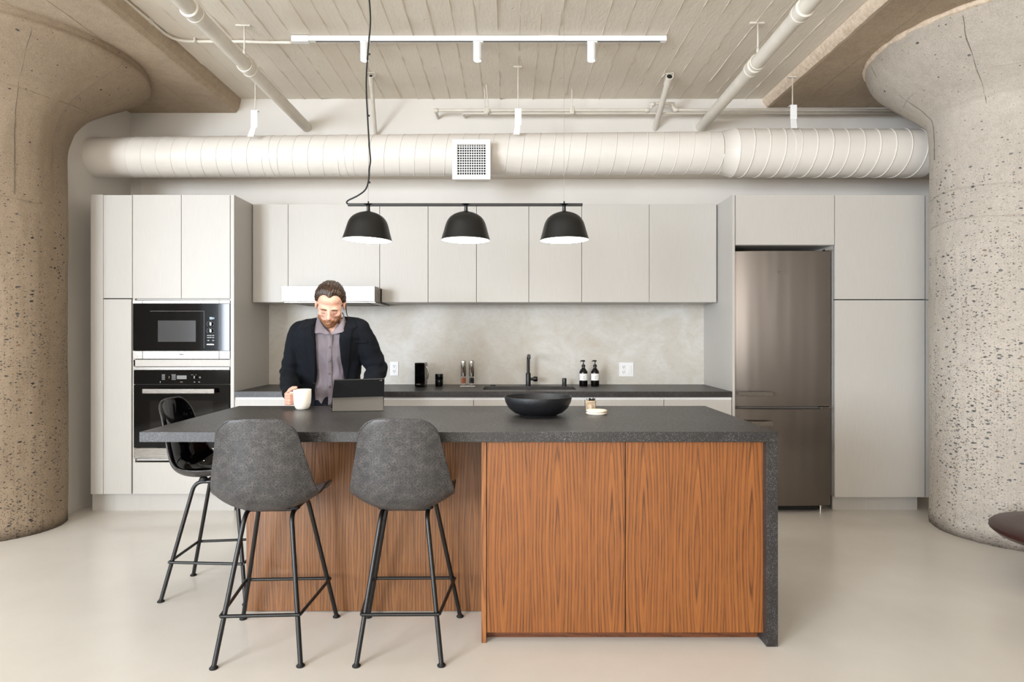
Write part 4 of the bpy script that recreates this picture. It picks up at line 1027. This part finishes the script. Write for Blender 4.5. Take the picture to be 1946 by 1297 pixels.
def make_stool(label):
    t = thing('counter_stool', label, 'stool', (0, 0, 0), 'counter stools round the island')
    b = shell_mesh(); bmesh.ops.recalc_face_normals(b, faces=b.faces)
    # make normals point to the sitter
    f = min(b.faces, key=lambda f: (f.calc_center_median()-Vector((0, 0, .606))).length)
    if f.normal.z < 0: bmesh.ops.reverse_faces(b, faces=b.faces)
    be = [e for e in b.edges if e.is_boundary]; nx = {}
    for e in be:
        for v in e.verts: nx.setdefault(v, []).append(e.other_vert(v))
    v0 = be[0].verts[0]; loop = [v0]; prev = None; cur = v0
    while True:
        n_ = [w for w in nx[cur] if w is not prev]
        prev, cur = cur, n_[0]
        if cur is v0: break
        loop.append(cur)
    rim = [v.co.copy() for v in loop]; rim.append(rim[0].copy())
    rim = [q for i, q in enumerate(rim) if i == 0 or i == len(rim)-1 or (q-rim[i-1]).length > .0015]
    me = bpy.data.meshes.new('shell'); b.to_mesh(me); b.free()
    o = bpy.data.objects.new('shell', me); COL.objects.link(o); o.parent = t
    me.materials.append(MAT['black_gloss']); me.materials.append(MAT['shell'])
    for p in me.polygons: p.use_smooth = True
    s = o.modifiers.new('thick', 'SOLIDIFY'); s.thickness = .0055; s.offset = -1; s.material_offset = 1; s.material_offset_rim = 1
    s2 = o.modifiers.new('sub', 'SUBSURF'); s2.levels = 1; s2.render_levels = 1
    obj('rolled_edge', tube(B(), rim, .0042, 8), MAT['shell'], t, local=True, smooth=True)
    top = {}
    rf, rr, zt = Vector((.215, .217, 0)), Vector((.170, -.217, 0)), .575
    ft, rt = Vector((.105, .125, .588)), Vector((.095, -.085, .578))
    R_ = .0098
    for sx in (-1, 1):
        S = Vector((sx, 1, 1)); mid = (ft+rt)/2
        for foot, tp, m_ in ((rf, rt, -1), (rr, rt, 1)):
            pass
        def P_(v): return Vector((v.x*sx, v.y, v.z))
        for foot, tp in ((rf, ft), (rr, rt)):
            path = fillet([P_(foot+Vector((0, 0, .006))), P_(tp), P_(mid)], .045, 7)
            lg = obj('leg', tube(B(), path, R_, 14), MAT['black_metal'], t, local=True, smooth='auto')
            obj('foot_glide', lathe(B(), [(0, 0), (.0165, 0), (.0175, .004), (.0125, .009), (.0105, .012), (0, .012)], P_(foot), 18), MAT['rubber'], lg, local=True, smooth='auto')
        for tp in (ft, rt):
            q = tp.lerp(mid, .42); obj('shock_mount', lathe(B(), [(0, .004), (.021, .004), (.022, .010), (.018, .022), (0, .026)], P_(q)+Vector((0, 0, 0)), 18), MAT['rubber'], t, local=True, smooth='auto')
    for tp in (ft, rt):
        q = tp.lerp((ft+rt)/2, .42); obj('cross_bar', tube(B(), [(-q.x, q.y, q.z), (q.x, q.y, q.z)], .007, 10), MAT['black_metal'], t, local=True, smooth='auto')
    zf = .192
    def on(foot, tp): 
        q = foot.lerp(tp, zf/tp.z); return Vector((q.x, q.y, zf))
    a, c = on(rf, ft), on(rr, rt); e = .013
    a += Vector((e, .004, 0)); c += Vector((e, -.006, 0))
    for p, q in (((-c.x, c.y-.004), (c.x, c.y-.004)), ((c.x, c.y), (a.x, a.y)), ((a.x, a.y+.004), (-a.x, a.y+.004)), ((-a.x, a.y), (-c.x, c.y))):
        obj('foot_rail', tube(B(), [(p[0], p[1], zf), (q[0], q[1], zf)], .0072, 12), MAT['black_metal'], t, local=True, smooth='auto')
    return t
st = make_stool('grey fibre-shell stool nearest the left corner of the island, back to the camera')
st.location = (-1.012, 2.693, 0); st.rotation_euler = (0, 0, .05)
s2 = dup_tree(st, (-.440, 2.703, 0), .01); s2['label'] = 'grey fibre-shell stool in front of the walnut seating panel, right of its twin'
s3 = dup_tree(st, (-1.515, 3.262, 0), -PI/2+.03); s3['label'] = 'black-looking stool at the left end of the island, turned sideways'

# lounge chair at the right edge of the picture
t = thing('lounge_chair', 'dark red leather seat edge poking in at the right border, before the column', 'chair', (2.98, 3.2, 0))
b = B(); g = []
for i in range(25):
    a = 2*PI*i/24; 
prof = [(0, -.03), (.16, -.035), (.28, -.02), (.36, .0), (.385, .022), (.385, .04), (.37, .052), (.28, .06), (.1, .062), (0, .06)]
b = lathe(B(), prof, (2.96, 3.2, .262), 40)
obj('seat_cushion', b, MAT['red_leather'], t, smooth='auto')
b = lathe(B(), [(.30, .045), (.37, .05), (.40, .16), (.42, .34), (.41, .36), (.39, .355), (.35, .17), (.30, .08)], (2.98, 3.2, .262), 40)
bmesh.ops.delete(b, geom=[v for v in b.verts if v.co.x < 3.12], context='VERTS')
obj('backrest', b, MAT['red_leather'], t, smooth='auto')
obj('pedestal', lathe(B(), [(0, 0), (.20, 0), (.20, .012), (.03, .022), (.025, .20), (.12, .225), (0, .228)], (3.02, 3.2, 0), 32), MAT['black_metal'], t, smooth='auto')

# ================================================================== THE MAN
def bm_ell(b, c, r, rot=None, u=20, v=12):
    m = Matrix.Translation(Vector(c))@(rot.to_4x4() if rot else Matrix.Identity(4))@Matrix.Diagonal((r[0], r[1], r[2], 1))
    bmesh.ops.create_uvsphere(b, u_segments=u, v_segments=v, radius=1, matrix=m); return b
def limb(b, pts, rs, seg=16):
    pts = [Vector(p) for p in pts]
    for (p, q), (r0, r1) in zip(zip(pts, pts[1:]), zip(rs, rs[1:])):
        tube(b, [p, q], [r0, r1], seg)
    for p, r in zip(pts, rs): bm_ell(b, p, (r, r, r), None, seg, max(6, seg//2))
    return b
def loft(b, secs, seg=36, pw=2.3):
    rings = []
    for z, cx, cy, rx, ry in secs:
        ring = []
        for k in range(seg):
            a = 2*PI*k/seg; ca_, sa = math.cos(a), math.sin(a)
            ring.append(b.verts.new((cx+rx*math.copysign(abs(ca_)**(2/pw), ca_), cy+ry*math.copysign(abs(sa)**(2/pw), sa), z)))
        rings.append(ring)
    for a, c in zip(rings, rings[1:]):
        for k in range(seg): b.faces.new((a[k], a[(k+1) % seg], c[(k+1) % seg], c[k]))
    b.faces.new(rings[0][::-1]); b.faces.new(rings[-1]); return b
def evald(me, mods):
    o = bpy.data.objects.new('tmp', me); COL.objects.link(o)
    mods(o); dg = bpy.context.evaluated_depsgraph_get(); dg.update()
    r = bpy.data.meshes.new_from_object(o.evaluated_get(dg)); bpy.data.objects.remove(o); return r
def remesh(b, vox, smooth=2, fac=.5):
    bmesh.ops.recalc_face_normals(b, faces=b.faces)
    me = bpy.data.meshes.new('r'); b.to_mesh(me); b.free()
    def mods(o):
        m_ = o.modifiers.new('r', 'REMESH'); m_.mode = 'VOXEL'; m_.voxel_size = vox
        if smooth:
            s = o.modifiers.new('s', 'SMOOTH'); s.iterations = smooth; s.factor = fac
    return evald(me, mods)
def boolean(me, cutters, op='DIFFERENCE'):
    for cb_ in cutters:
        bmesh.ops.recalc_face_normals(cb_, faces=cb_.faces)
        cm = bpy.data.meshes.new('c'); cb_.to_mesh(cm); cb_.free()
        co = bpy.data.objects.new('cut', cm); COL.objects.link(co)
        def mods(o):
            m_ = o.modifiers.new('b', 'BOOLEAN'); m_.operation = op; m_.object = co; m_.solver = 'EXACT'
        me = evald(me, mods); bpy.data.objects.remove(co)
    return me
def prism(poly, ya, yb, Yref):
    """poly = pixel outline, pushed from depth ya to depth yb, straight along the view depth axis"""
    b = B(); P = [(WX(a, Yref), WZ(c, Yref)) for a, c in poly]
    f0 = [b.verts.new((x, ya, z)) for x, z in P]; f1 = [b.verts.new((x, yb, z)) for x, z in P]
    n = len(P)
    for i in range(n): b.faces.new((f0[i], f0[(i+1) % n], f1[(i+1) % n], f1[i]))
    b.faces.new(f0[::-1]); b.faces.new(f1); return b
def bvh(me): return BVHTree.FromPolygons([v.co.copy() for v in me.vertices], [tuple(p.vertices) for p in me.polygons])
def wrinkle(me, amp, sc, dirs=(1, 1, 1), seed=0, front=False):
    for v in me.vertices:
        if front and (v.normal.y > -.3 or v.co.z > 1.34): continue
        p = Vector((v.co.x*dirs[0], v.co.y*dirs[1], v.co.z*dirs[2]))*sc+Vector((seed, 0, 0))
        a = 1-abs(mnoise.noise(p))*2.2
        v.co += v.normal*amp*(a-.4)

MX = Vector((-1.10, 3.80, 0))
man = thing('person', 'man in a navy blazer and grey shirt behind the island, head bowed over the tablet', 'person', (-1.12, 3.95, 0))
# --- head frame
HP, HYAW, HROLL = math.radians(33), math.radians(11), math.radians(-3)
fwd = Vector((math.sin(HYAW)*math.cos(HP), -math.cos(HYAW)*math.cos(HP), -math.sin(HP)))
rgt = Vector((math.cos(HYAW), math.sin(HYAW), 0)); upv = fwd.cross(rgt)*-1
if upv.z < 0: upv = -upv
rgt = (Matrix.Rotation(HROLL, 3, fwd)@rgt); upv = (Matrix.Rotation(HROLL, 3, fwd)@upv)
HC = WP(627.5, 578, 3.665)
HR = Matrix((rgt, fwd, upv)).transposed()          # local x right, y forward, z up
HS = 1.02
def H(x, y, z): return HC+HR@(Vector((x, y, z))*HS)
def hell(b, c, r, u=24, v=14, rx=0): bm_ell(b, H(*c), tuple(q*HS for q in r), HR@Matrix.Rotation(rx, 3, 'X'), u, v)
TS = [(.80, -1.13, 3.955, .168, .118), (.90, -1.125, 3.935, .172, .120), (1.0, -1.12, 3.905, .160, .116), (1.08, -1.112, 3.875, .156, .114), (1.16, -1.105, 3.845, .162, .117),
      (1.25, -1.10, 3.815, .178, .120), (1.32, -1.092, 3.79, .186, .112), (1.37, -1.088, 3.778, .168, .092), (1.405, -1.085, 3.77, .115, .074), (1.425, -1.083, 3.765, .07, .06)]
SHR, SHL = Vector((-1.268, 3.79, 1.345)), Vector((-.912, 3.79, 1.362))
ELR, ELL = Vector((-1.352, 3.84, 1.085)), Vector((-.815, 3.86, 1.105))
WRR, WRL = Vector((-1.252, 3.565, .985)), Vector((-.838, 3.615, .975))
b = B()
loft(b, TS)
limb(b, [(-1.083, 3.785, 1.39), (-1.068, 3.745, 1.435), H(0, -.035, -.06)], [.062, .058, .060])
# skull and face
hell(b, (0, -.018, .036), (.076, .096, .082)); hell(b, (0, .030, -.012), (.066, .062, .078)); hell(b, (0, .034, -.062), (.054, .052, .052)); hell(b, (0, .052, -.092), (.036, .034, .026)); hell(b, (0, .074, -.100), (.019, .015, .015))
hell(b, (0, .026, .050), (.062, .056, .044))
for s in (-1, 1):
    hell(b, (s*.030, .0825, .013), (.024, .010, .0075)); hell(b, (s*.041, .064, -.026), (.022, .020, .018)); hell(b, (s*.032, .0765, -.005), (.0135, .010, .010))
    hell(b, (s*.0105, .101, -.038), (.0075, .009, .007)); hell(b, (s*.052, .02, -.06), (.014, .03, .03))
    hell(b, (s*.079, -.012, -.012), (.008, .020, .032), rx=.15); hell(b, (s*.083, -.018, .004), (.006, .016, .016))
limb(b, [H(0, .086, .012), H(0, .100, -.014), H(0, .112, -.033)], [.0075, .0085, .0115], 12)
hell(b, (0, .089, -.066), (.021, .010, .0055)); hell(b, (0, .088, -.076), (.018, .011, .0065)); hell(b, (0, .082, -.055), (.026, .012, .014))
# arms
limb(b, [SHR, SHR.lerp(ELR, .5), ELR, ELR.lerp(WRR, .35), WRR], [.055, .047, .040, .041, .028])
limb(b, [SHL, SHL.lerp(ELL, .5), ELL, ELL.lerp(WRL, .35), WRL], [.055, .047, .040, .041, .028])
# right hand round the mug handle
MH = MUG+Vector((-.070, 0, 0))
limb(b, [WRR, Vector((-1.238, 3.515, .985))], [.027, .026], 14)
for i, z in enumerate((1.001, .984, .966, .949)):
    k = Vector((-1.236+.002*i, 3.470+.004*i, z)); 
    limb(b, [Vector((-1.240, 3.508, .975+(z-.975)*.6)), k], [.016, .0118], 10)
    limb(b, [k, Vector((-1.229, 3.432, z-.001)), Vector((-1.204, 3.418+.001*i, z-.002)), Vector((-1.193, 3.434, z-.002)), Vector((-1.196, 3.448, z-.001))], [.0112, .0098, .0092, .0085, .0078], 12)
limb(b, [Vector((-1.236, 3.505, .995)), Vector((-1.224, 3.480, 1.017)), Vector((-1.202, 3.462, 1.031)), Vector((-1.180, 3.452, 1.035))], [.017, .0135, .0115, .0095], 12)
# left hand flat on the island behind the tablet
limb(b, [WRL, Vector((-.845, 3.585, .955)), Vector((-.85, 3.545, .940))], [.027, .026, .022], 14)
bm_ell(b, (-.850, 3.548, .938), (.040, .044, .015))
for i, (dx, ln) in enumerate(((-.030, .92), (-.0105, 1.0), (.0095, .95), (.029, .78))):
    k = Vector((-.852+dx, 3.520, .941)); d = Vector((-.10+dx*1.5, -1, 0)).normalized()
    limb(b, [k+Vector((0, .02, 0)), k, k+d*.034*ln+Vector((0, 0, .003)), k+d*.056*ln+Vector((0, 0, -.007)), k+d*.074*ln+Vector((0, 0, -.0165))], [.011, .0105, .009, .0082, .0075], 10)
limb(b, [Vector((-.872, 3.572, .942)), Vector((-.897, 3.548, .934)), Vector((-.905, 3.522, .927)), Vector((-.903, 3.505, .9245))], [.014, .0112, .0098, .0085], 10)
# legs and feet
for s, hx in ((-1, -1.215), (1, -1.035)):
    limb(b, [(hx, 3.945, .84), (hx+s*.012, 3.93, .47), (hx+s*.02, 3.985, .10)], [.088, .056, .038])
    limb(b, [(hx+s*.02, 3.985, .085), (hx+s*.03, 3.90, .040), (hx+s*.035, 3.83, .032)], [.042, .036, .026])
body_me = remesh(b, .0048, 3, .5)
m = M('skin', (220, 170, 146), .42); m.b.inputs['Subsurface Weight'].default_value = .06; m.b.inputs['Subsurface Radius'].default_value = (.02, .008, .004); m.b.inputs['Subsurface Scale'].default_value = .2
m.col(m.ramp(m.noise(22, 4), [(.3, (208, 156, 134)), (.7, (224, 178, 156))])); m.bump(m.noise(140, 3), .08, .001); MAT['skin'] = m.m
body = obj('body', body_me, MAT['skin'], man, smooth=True)
bodyw = body_me.copy(); bodyw.transform(Matrix.Translation(ORG[man])); BT = bvh(bodyw)

# --- hair: slicked back from the hairline, a grid round the face axis
def hair_mesh():
    b = B(); g = []; nph, nth = 220, 40; c = Vector((0, -.020, .038))
    for i in range(nph):
        ph = 2*PI*i/nph; d = math.degrees(ph); d = 360-d if d > 180 else d          # 0 top .. 180 nape
        key = [(0, 18), (9, 20), (24, 35), (42, 42), (65, 46), (88, 52), (100, 58), (112, 74), (126, 100), (150, 112), (180, 116)]
        for (a0, t0), (a1, t1) in zip(key, key[1:]):
            if a0 <= d <= a1: th0 = t0+(t1-t0)*(d-a0)/(a1-a0)
        th0 += 1.2*mnoise.noise(Vector((i*.35, 0, 3)))
        row = []
        for j in range(nth+1):
            f = j/nth; th = math.radians(th0+(180-th0)*f)
            dirv = Vector((math.sin(th)*math.sin(ph), math.cos(th), math.sin(th)*math.cos(ph)))
            k = 1/math.sqrt((dirv.x/.0775)**2+(dirv.y/.0985)**2+(dirv.z/.0845)**2)
            strand = mnoise.noise(Vector((math.cos(ph)*13+f*1.1, math.sin(ph)*13, f*1.0)))*.0036+mnoise.noise(Vector((math.cos(ph)*32, math.sin(ph)*32, f*2.5)))*.0018
            vol = .009*min(1, f*6)+.0045*math.sin(min(1, f*2.2)*PI)
            k += -.002+vol+strand*min(1, f*8)
            q = c+dirv*k
            row.append(b.verts.new(H(*q)))
        g.append(row)
    for i in range(nph):
        a, e = g[i], g[(i+1) % nph]
        for j in range(nth): b.faces.new((a[j], e[j], e[j+1], a[j+1]))
    # inner closing ring
    cc = [b.verts.new(r[0].co.lerp(HC, .12)) for r in g]
    for i in range(nph): b.faces.new((g[(i+1) % nph][0], g[i][0], cc[i], cc[(i+1) % nph]))
    bmesh.ops.remove_doubles(b, verts=b.verts, dist=.0004)
    # loose locks
    for pts in ([(.078, -.02, .02), (.088, .0, -.012), (.092, .004, -.045), (.098, .004, -.072), (.112, .0, -.088), (.124, -.004, -.090)],
                ):
        P = smoothpath([H(*p) for p in pts], 5); tube(b, P, [.0042*(1-.85*k/len(P)) for k in range(len(P))], 6)
    return b
m = M('brown_hair', (58, 38, 26), .34)
g_ = m.noise(40, 3, .6, m.coord((3, .8, 3)))
m.col(m.ramp(g_, [(.3, (26, 17, 12)), (.55, (56, 38, 26)), (.8, (104, 78, 56))])); m.bump(g_, .5, .003); MAT['hair'] = m.m
obj('hair', hair_mesh(), MAT['hair'], man, smooth=True)
# --- beard, moustache, brows: grids laid on the face
def facegrid(name, az, el0, el1, org, off, mat, n=30, m_=14, amp=.0015, parent=man):
    b = B(); g = []
    for i in range(n+1):
        a = math.radians(az[0]+(az[1]-az[0])*i/n); row = []; last_ = None; last_ = None
        e0, e1 = el0(math.degrees(a)), el1(math.degrees(a))
        for j in range(m_+1):
            e = math.radians(e0+(e1-e0)*j/m_)
            d = HR@Vector((math.sin(a)*math.cos(e), math.cos(a)*math.cos(e), math.sin(e)))
            o = H(*org); hit = BT.ray_cast(o+d*.3, -d, .3)
            p = hit[0] if hit[0] and (hit[0]-o).length < .082 else (last_+(-(HR@Vector((0, 0, 1))))*.0005 if last_ else o+d*.05)
            last_ = p
            edge = min(i, n-i, j, m_-j); k = off*(0 if edge == 0 else .7 if edge == 1 else 1)-(.0015 if edge == 0 else 0)
            row.append(b.verts.new(p+d*(k+(mnoise.noise(p*260)*amp if edge else 0))))
        g.append(row)
    for a, c in zip(g, g[1:]):
        for j in range(m_): b.faces.new((a[j], c[j], c[j+1], a[j+1]))
    return obj(name, b, mat, parent, smooth=True)
m = M('ginger_beard', (128, 82, 50), .6)
g_ = m.noise(260, 3, .7); m.col(m.ramp(g_, [(.35, (96, 58, 36)), (.55, (150, 100, 64)), (.75, (196, 150, 108))])); m.bump(g_, .8, .003); MAT['beard'] = m.m
O_ = (0, .03, -.062)
facegrid('beard', (-88, 88), lambda a: -48+abs(a)*.1, lambda a: -22+ (abs(a)/88)**1.5*52, O_, .0035, MAT['beard'], 44, 16)
facegrid('moustache', (-36, 36), lambda a: -3-abs(a)*.55, lambda a: 12-abs(a)*.35, O_, .0030, MAT['beard'], 22, 8)
facegrid('chin_tuft', (-20, 20), lambda a: -40, lambda a: -17, O_, .0045, MAT['beard'], 12, 8)
m = M('brow_hair', (92, 58, 38), .6); MAT['brow'] = m.m
for s in (-1, 1):
    b = B(); P = []
    for k in range(9):
        x = s*(.013+.036*k/8); z = .010+.005*math.sin(k/8*2.4); o = H(x, .2, z); d = -(HR@Vector((0, 1, 0)))
        h_ = BT.ray_cast(o, d, .3); P.append(h_[0]-d*.0004 if h_[0] else H(x, .09, z))
    obj('eyebrow', tube(b, P, [.0022, .0036, .0040, .0040, .0036, .0033, .0028, .002, .001], 6), MAT['brow'], man, smooth=True)
    b = B(); P = []
    for k in range(9):
        x = s*(.019+.026*k/8); z = -.0115-.0035*math.sin(k/8*PI); o = H(x, .2, z); d = -(HR@Vector((0, 1, 0)))
        h_ = BT.ray_cast(o, d, .3); P.append(h_[0] if h_[0] else H(x, .085, z))
    obj('eyelashes', tube(b, P, [.0006, .0013, .0016, .0017, .0017, .0016, .0014, .001, .0005], 6), MAT['brow'], man, smooth=True)
P = []
for k in range(9):
    x = -.018+.036*k/8; z = -.0705+.0012*math.sin(k/8*PI); o = H(x, .2, z); d = -(HR@Vector((0, 1, 0))); h_ = BT.ray_cast(o, d, .3)
    P.append(h_[0] if h_[0] else H(x, .09, z))
obj('mouth_line', tube(B(), P, .0014, 6), plain('lip', (150, 82, 70), .5), man, smooth=True)

# --- shirt
def grow(secs, d, z0=-9, z1=9): return [(z, cx, cy, rx+d, ry+d) for z, cx, cy, rx, ry in secs if z0 < z < z1]
b = loft(B(), grow(TS, .009, .82, 1.38)+[(1.418, -1.084, 3.767, .085, .070)])
shirt_me = remesh(b, .007, 2)
wrinkle(shirt_me, .010, 10, (1.8, 1, .6), 4, True)
neckcut = prism([(611, 585), (644, 585), (640, 612), (629, 636), (619, 622)], 3.40, 3.745, 3.66)
shirt_me = boolean(shirt_me, [neckcut])
m = M('grey_mauve_cotton', (124, 114, 120), .8); m.col(m.ramp(m.noise(6, 3), [(.3, (112, 103, 109)), (.7, (132, 123, 129))])); m.bump(m.noise(14, 4, .6, m.coord((1.6, 1, .6))), .35, .02); MAT['shirt'] = m.m
shirt = obj('shirt', shirt_me, MAT['shirt'], man, smooth='auto')
sw = shirt_me.copy(); sw.transform(Matrix.Translation(ORG[man])); ST = bvh(sw)
def conform(T, rows, off, lift_edge=0, nx=10, sub=5, Yr=3.68):
    """rows: (py, pxa, pxb) top to bottom; returns a sheet laid on surface T, seen from the front"""
    b = B(); g = []; R = []
    for (p0, a0, b0), (p1, a1, b1) in zip(rows, rows[1:]):
        for k in range(sub): f = k/sub; R.append((p0+(p1-p0)*f, a0+(a1-a0)*f, b0+(b1-b0)*f))
    R.append(rows[-1]); last = 3.70
    for py, pa, pb_ in R:
        row = []
        for i in range(nx+1):
            px = pa+(pb_-pa)*i/nx; x, z = WX(px, Yr), WZ(py, Yr)
            h_ = T.ray_cast(Vector((x, 3.2, z)), Vector((0, 1, 0)), 1.0)
            y = h_[0].y if h_[0] and h_[0].y < 3.86 else last
            last = y
            row.append(b.verts.new((x, y-off-lift_edge*math.sin(PI*i/nx), z)))
        g.append(row)
    for a, c in zip(g, g[1:]):
        for k in range(nx): b.faces.new((a[k], c[k], c[k+1], a[k+1]))
    return b
def sheet(name, b, mat, parent, th=.002):
    bmesh.ops.recalc_face_normals(b, faces=b.faces)
    bmesh.ops.smooth_vert(b, verts=b.verts, factor=.5, use_axis_x=False, use_axis_y=True, use_axis_z=False)
    o = obj(name, b, mat, parent, smooth=True); s = o.modifiers.new('thick', 'SOLIDIFY'); s.thickness = th; s.offset = 0; return o
plk = sheet('placket', conform(ST, [(637, 626, 634), (660, 622, 630.5), (690, 618.5, 627), (730, 614.5, 623.5), (775, 612, 622)], .003, 0, 4), MAT['shirt'], shirt, .0025)
MAT['btn'] = plain('dark_button', (48, 40, 38), .3)
for px, py in ((626.5, 660), (624, 686), (620, 711.5), (618.8, 738)):
    x, z = WX(px, 3.68), WZ(py, 3.68); h_ = ST.ray_cast(Vector((x, 3.2, z)), Vector((0, 1, 0)), 1.0); y = h_[0].y if h_[0] else 3.70
    obj('button', lathe(B(), [(0, -.002), (.0055, -.002), (.0062, 0), (.0055, .002), (0, .002)], (x, y-.0065, z), 14, 'y'), MAT['btn'], shirt, smooth='auto')
# collar: stand round the neck and two folded points
def ring_y(px, py, Y): return WP(px, py, Y)
def patch(rows, n=8):
    b = B(); g = []
    for r in rows:
        P = smoothpath(r, 6); g.append(P)
    n_ = len(g[0]); G = []
    cols = [smoothpath([g[i][k] for i in range(len(g))], 5) for k in range(n_)]
    for k in range(len(cols[0])): G.append([b.verts.new(cols[i][k]) for i in range(n_)])
    for a, c in zip(G, G[1:]):
        for k in range(n_-1): b.faces.new((a[k], a[k+1], c[k+1], c[k]))
    return b
# rows: top (fold) edge then outer (leaf) edge
sheet('collar', patch([[WP(612, 594, 3.80), WP(607.5, 596, 3.745), WP(607, 604, 3.70), WP(613, 618, 3.665), WP(627, 634.5, 3.648)],
                       [WP(606, 602, 3.80), WP(601, 606, 3.745), WP(600, 616, 3.69), WP(605, 627, 3.655), WP(620, 636, 3.645)],
                       [WP(602, 608, 3.80), WP(597, 614, 3.745), WP(595.5, 626, 3.69), WP(599.5, 634, 3.655), WP(607, 632, 3.65)]]), MAT['shirt'], shirt, .003)
sheet('collar', patch([[WP(650, 594, 3.80), WP(652.5, 596, 3.745), WP(651, 605, 3.70), WP(643, 620, 3.665), WP(628, 634.5, 3.648)],
                       [WP(654, 602, 3.80), WP(655, 606, 3.745), WP(654, 616, 3.69), WP(648, 626, 3.655), WP(634, 636, 3.645)],
                       [WP(656, 606, 3.80), WP(656.5, 612, 3.745), WP(655, 622, 3.69), WP(652, 631, 3.655), WP(645, 633, 3.65)]]), MAT['shirt'], shirt, .003)
# --- trousers, belt, shoes
b = loft(B(), grow([(.78, -1.125, 3.955, .16, .11)]+TS, .016, .7, .99))
for s, hx in ((-1, -1.215), (1, -1.035)): limb(b, [(hx, 3.945, .84), (hx+s*.012, 3.93, .47), (hx+s*.02, 3.985, .14), (hx+s*.02, 3.985, .09)], [.098, .075, .064, .064])
tr_me = remesh(b, .010, 2); wrinkle(tr_me, .004, 7, (1, 1, 1.6), 9)
m = M('charcoal_trousers', (38, 38, 44), .85); MAT['trouser'] = m.m
obj('trousers', tr_me, MAT['trouser'], man, smooth=True)
for s, hx in ((-1, -1.215), (1, -1.035)):
    b = B(); limb(b, [(hx+s*.02, 3.99, .050), (hx+s*.03, 3.90, .047), (hx+s*.036, 3.815, .036)], [.050, .047, .034])
    bmesh.ops.bisect_plane(b, geom=b.verts[:]+b.edges[:]+b.faces[:], plane_co=(0, 0, .001), plane_no=(0, 0, -1), clear_outer=True)
    obj('shoe', b, MAT['black_gloss'], man, smooth='auto')
# --- blazer
JS = grow(TS, .026, .79, 1.39); 
JS = [(z, cx, cy, rx+(.004 if z < 1.2 else 0), ry+.004) for z, cx, cy, rx, ry in JS]
JS = [(.76, -1.13, 3.965, .20, .15)]+JS+[(1.405, -1.084, 3.785, .150, .090), (1.432, -1.084, 3.79, .105, .068)]
b = loft(B(), JS)
for sh_, el_, wr_ in ((SHR, ELR, WRR), (SHL, ELL, WRL)):
    limb(b, [sh_+Vector((0, 0, -.006)), sh_.lerp(el_, .35), sh_.lerp(el_, .7), el_, el_.lerp(wr_, .4), el_.lerp(wr_, .93)], [.067, .071, .066, .062, .056, .043], 20)
    bm_ell(b, sh_+Vector((math.copysign(.006, -1.09-sh_.x), 0, .010)), (.070, .064, .052))
    limb(b, [sh_+Vector((0, 0, .004)), sh_.lerp(Vector((-1.087, 3.785, 1.40)), .55)], [.060, .062], 20)
jk = remesh(b, .0085, 3, .6)
for v in jk.vertices:                      # folds gather at the elbows, long soft folds elsewhere
    p = v.co; n_ = v.normal
    de = min((p-ELR).length, (p-ELL).length)
    e = max(0, 1-de/.16)
    side = ELR if p.x < -1.09 else ELL; sh_ = SHR if p.x < -1.09 else SHL
    t_ = (p-sh_).dot((side-sh_).normalized())
    fold = math.sin(t_*95+mnoise.noise(p*9)*4)*.0065*e
    if abs(p.x+1.09) > .15: fold += (1-abs(mnoise.noise(Vector((p.x*6, p.y*10, p.z*17))))*2.4-.4)*.0045
    a = 1-abs(mnoise.noise(Vector((p.x*9, p.y*7, p.z*4.2))))*2.2
    v.co += n_*(fold+(a-.4)*.0085)
open_poly = [(607, 585), (600, 602), (598, 622), (600, 640), (601, 655), (599, 680), (597, 705), (592, 728), (588, 745), (586, 800), (586, 900), (654, 900), (652, 800), (650, 750), (647, 715), (645.5, 680), (645.5, 650), (648, 632), (654, 612), (653, 600), (650, 585)]
jcut = prism(open_poly, 3.3, 3.80, 3.68)
neck = tube(B(), [(-1.088, 3.79, 1.36), (-1.083, 3.775, 1.40), (-1.066, 3.74, 1.52)], [.062, .072, .088], 40)
jk = boolean(jk, [jcut, neck])
m = M('navy_wool', (17, 21, 31), .9); m.b.inputs['Specular IOR Level'].default_value = .25; m.col(m.ramp(m.noise(5, 3), [(.3, (7, 10, 16)), (.7, (12, 17, 26))])); m.bump(m.noise(420, 2), .2, .001); MAT['wool'] = m.m
blazer = obj('blazer', jk, MAT['wool'], man, smooth='auto')
jw = jk.copy(); jw.transform(Matrix.Translation(ORG[man])); JT = bvh(jw)
sheet('lapel', conform(JT, [(606, 590, 599), (614, 583, 598), (622, 579, 598.5), (626, 585, 599), (640, 583.5, 600), (660, 585, 600.5), (690, 588.5, 598), (715, 590.5, 595), (728, 591, 592.2)], .004, .003, 8), MAT['wool'], blazer, .0035)
sheet('lapel', conform(JT, [(606, 654, 664), (614, 654.5, 671), (622, 653, 676), (626, 651, 669), (640, 648, 668), (660, 646, 665), (690, 646, 659), (715, 648, 653), (728, 649, 650.2)], .004, .003, 8), MAT['wool'], blazer, .0035)
sheet('breast_pocket', conform(JT, [(648, 672, 694), (653, 672.5, 694.5)], .003, .001, 8), MAT['wool'], blazer, .002)
for px, py in ((591.5, 731),):
    x, z = WX(px, 3.68), WZ(py, 3.68); h_ = JT.ray_cast(Vector((x-.006, 3.2, z)), Vector((0, 1, 0)), 1.0); y = h_[0].y if h_[0] else 3.7
    obj('blazer_button', lathe(B(), [(0, -.002), (.008, -.002), (.009, 0), (.008, .002), (0, .002)], (x-.006, y-.004, z), 16, 'y'), MAT['black_gloss'], blazer, smooth='auto')
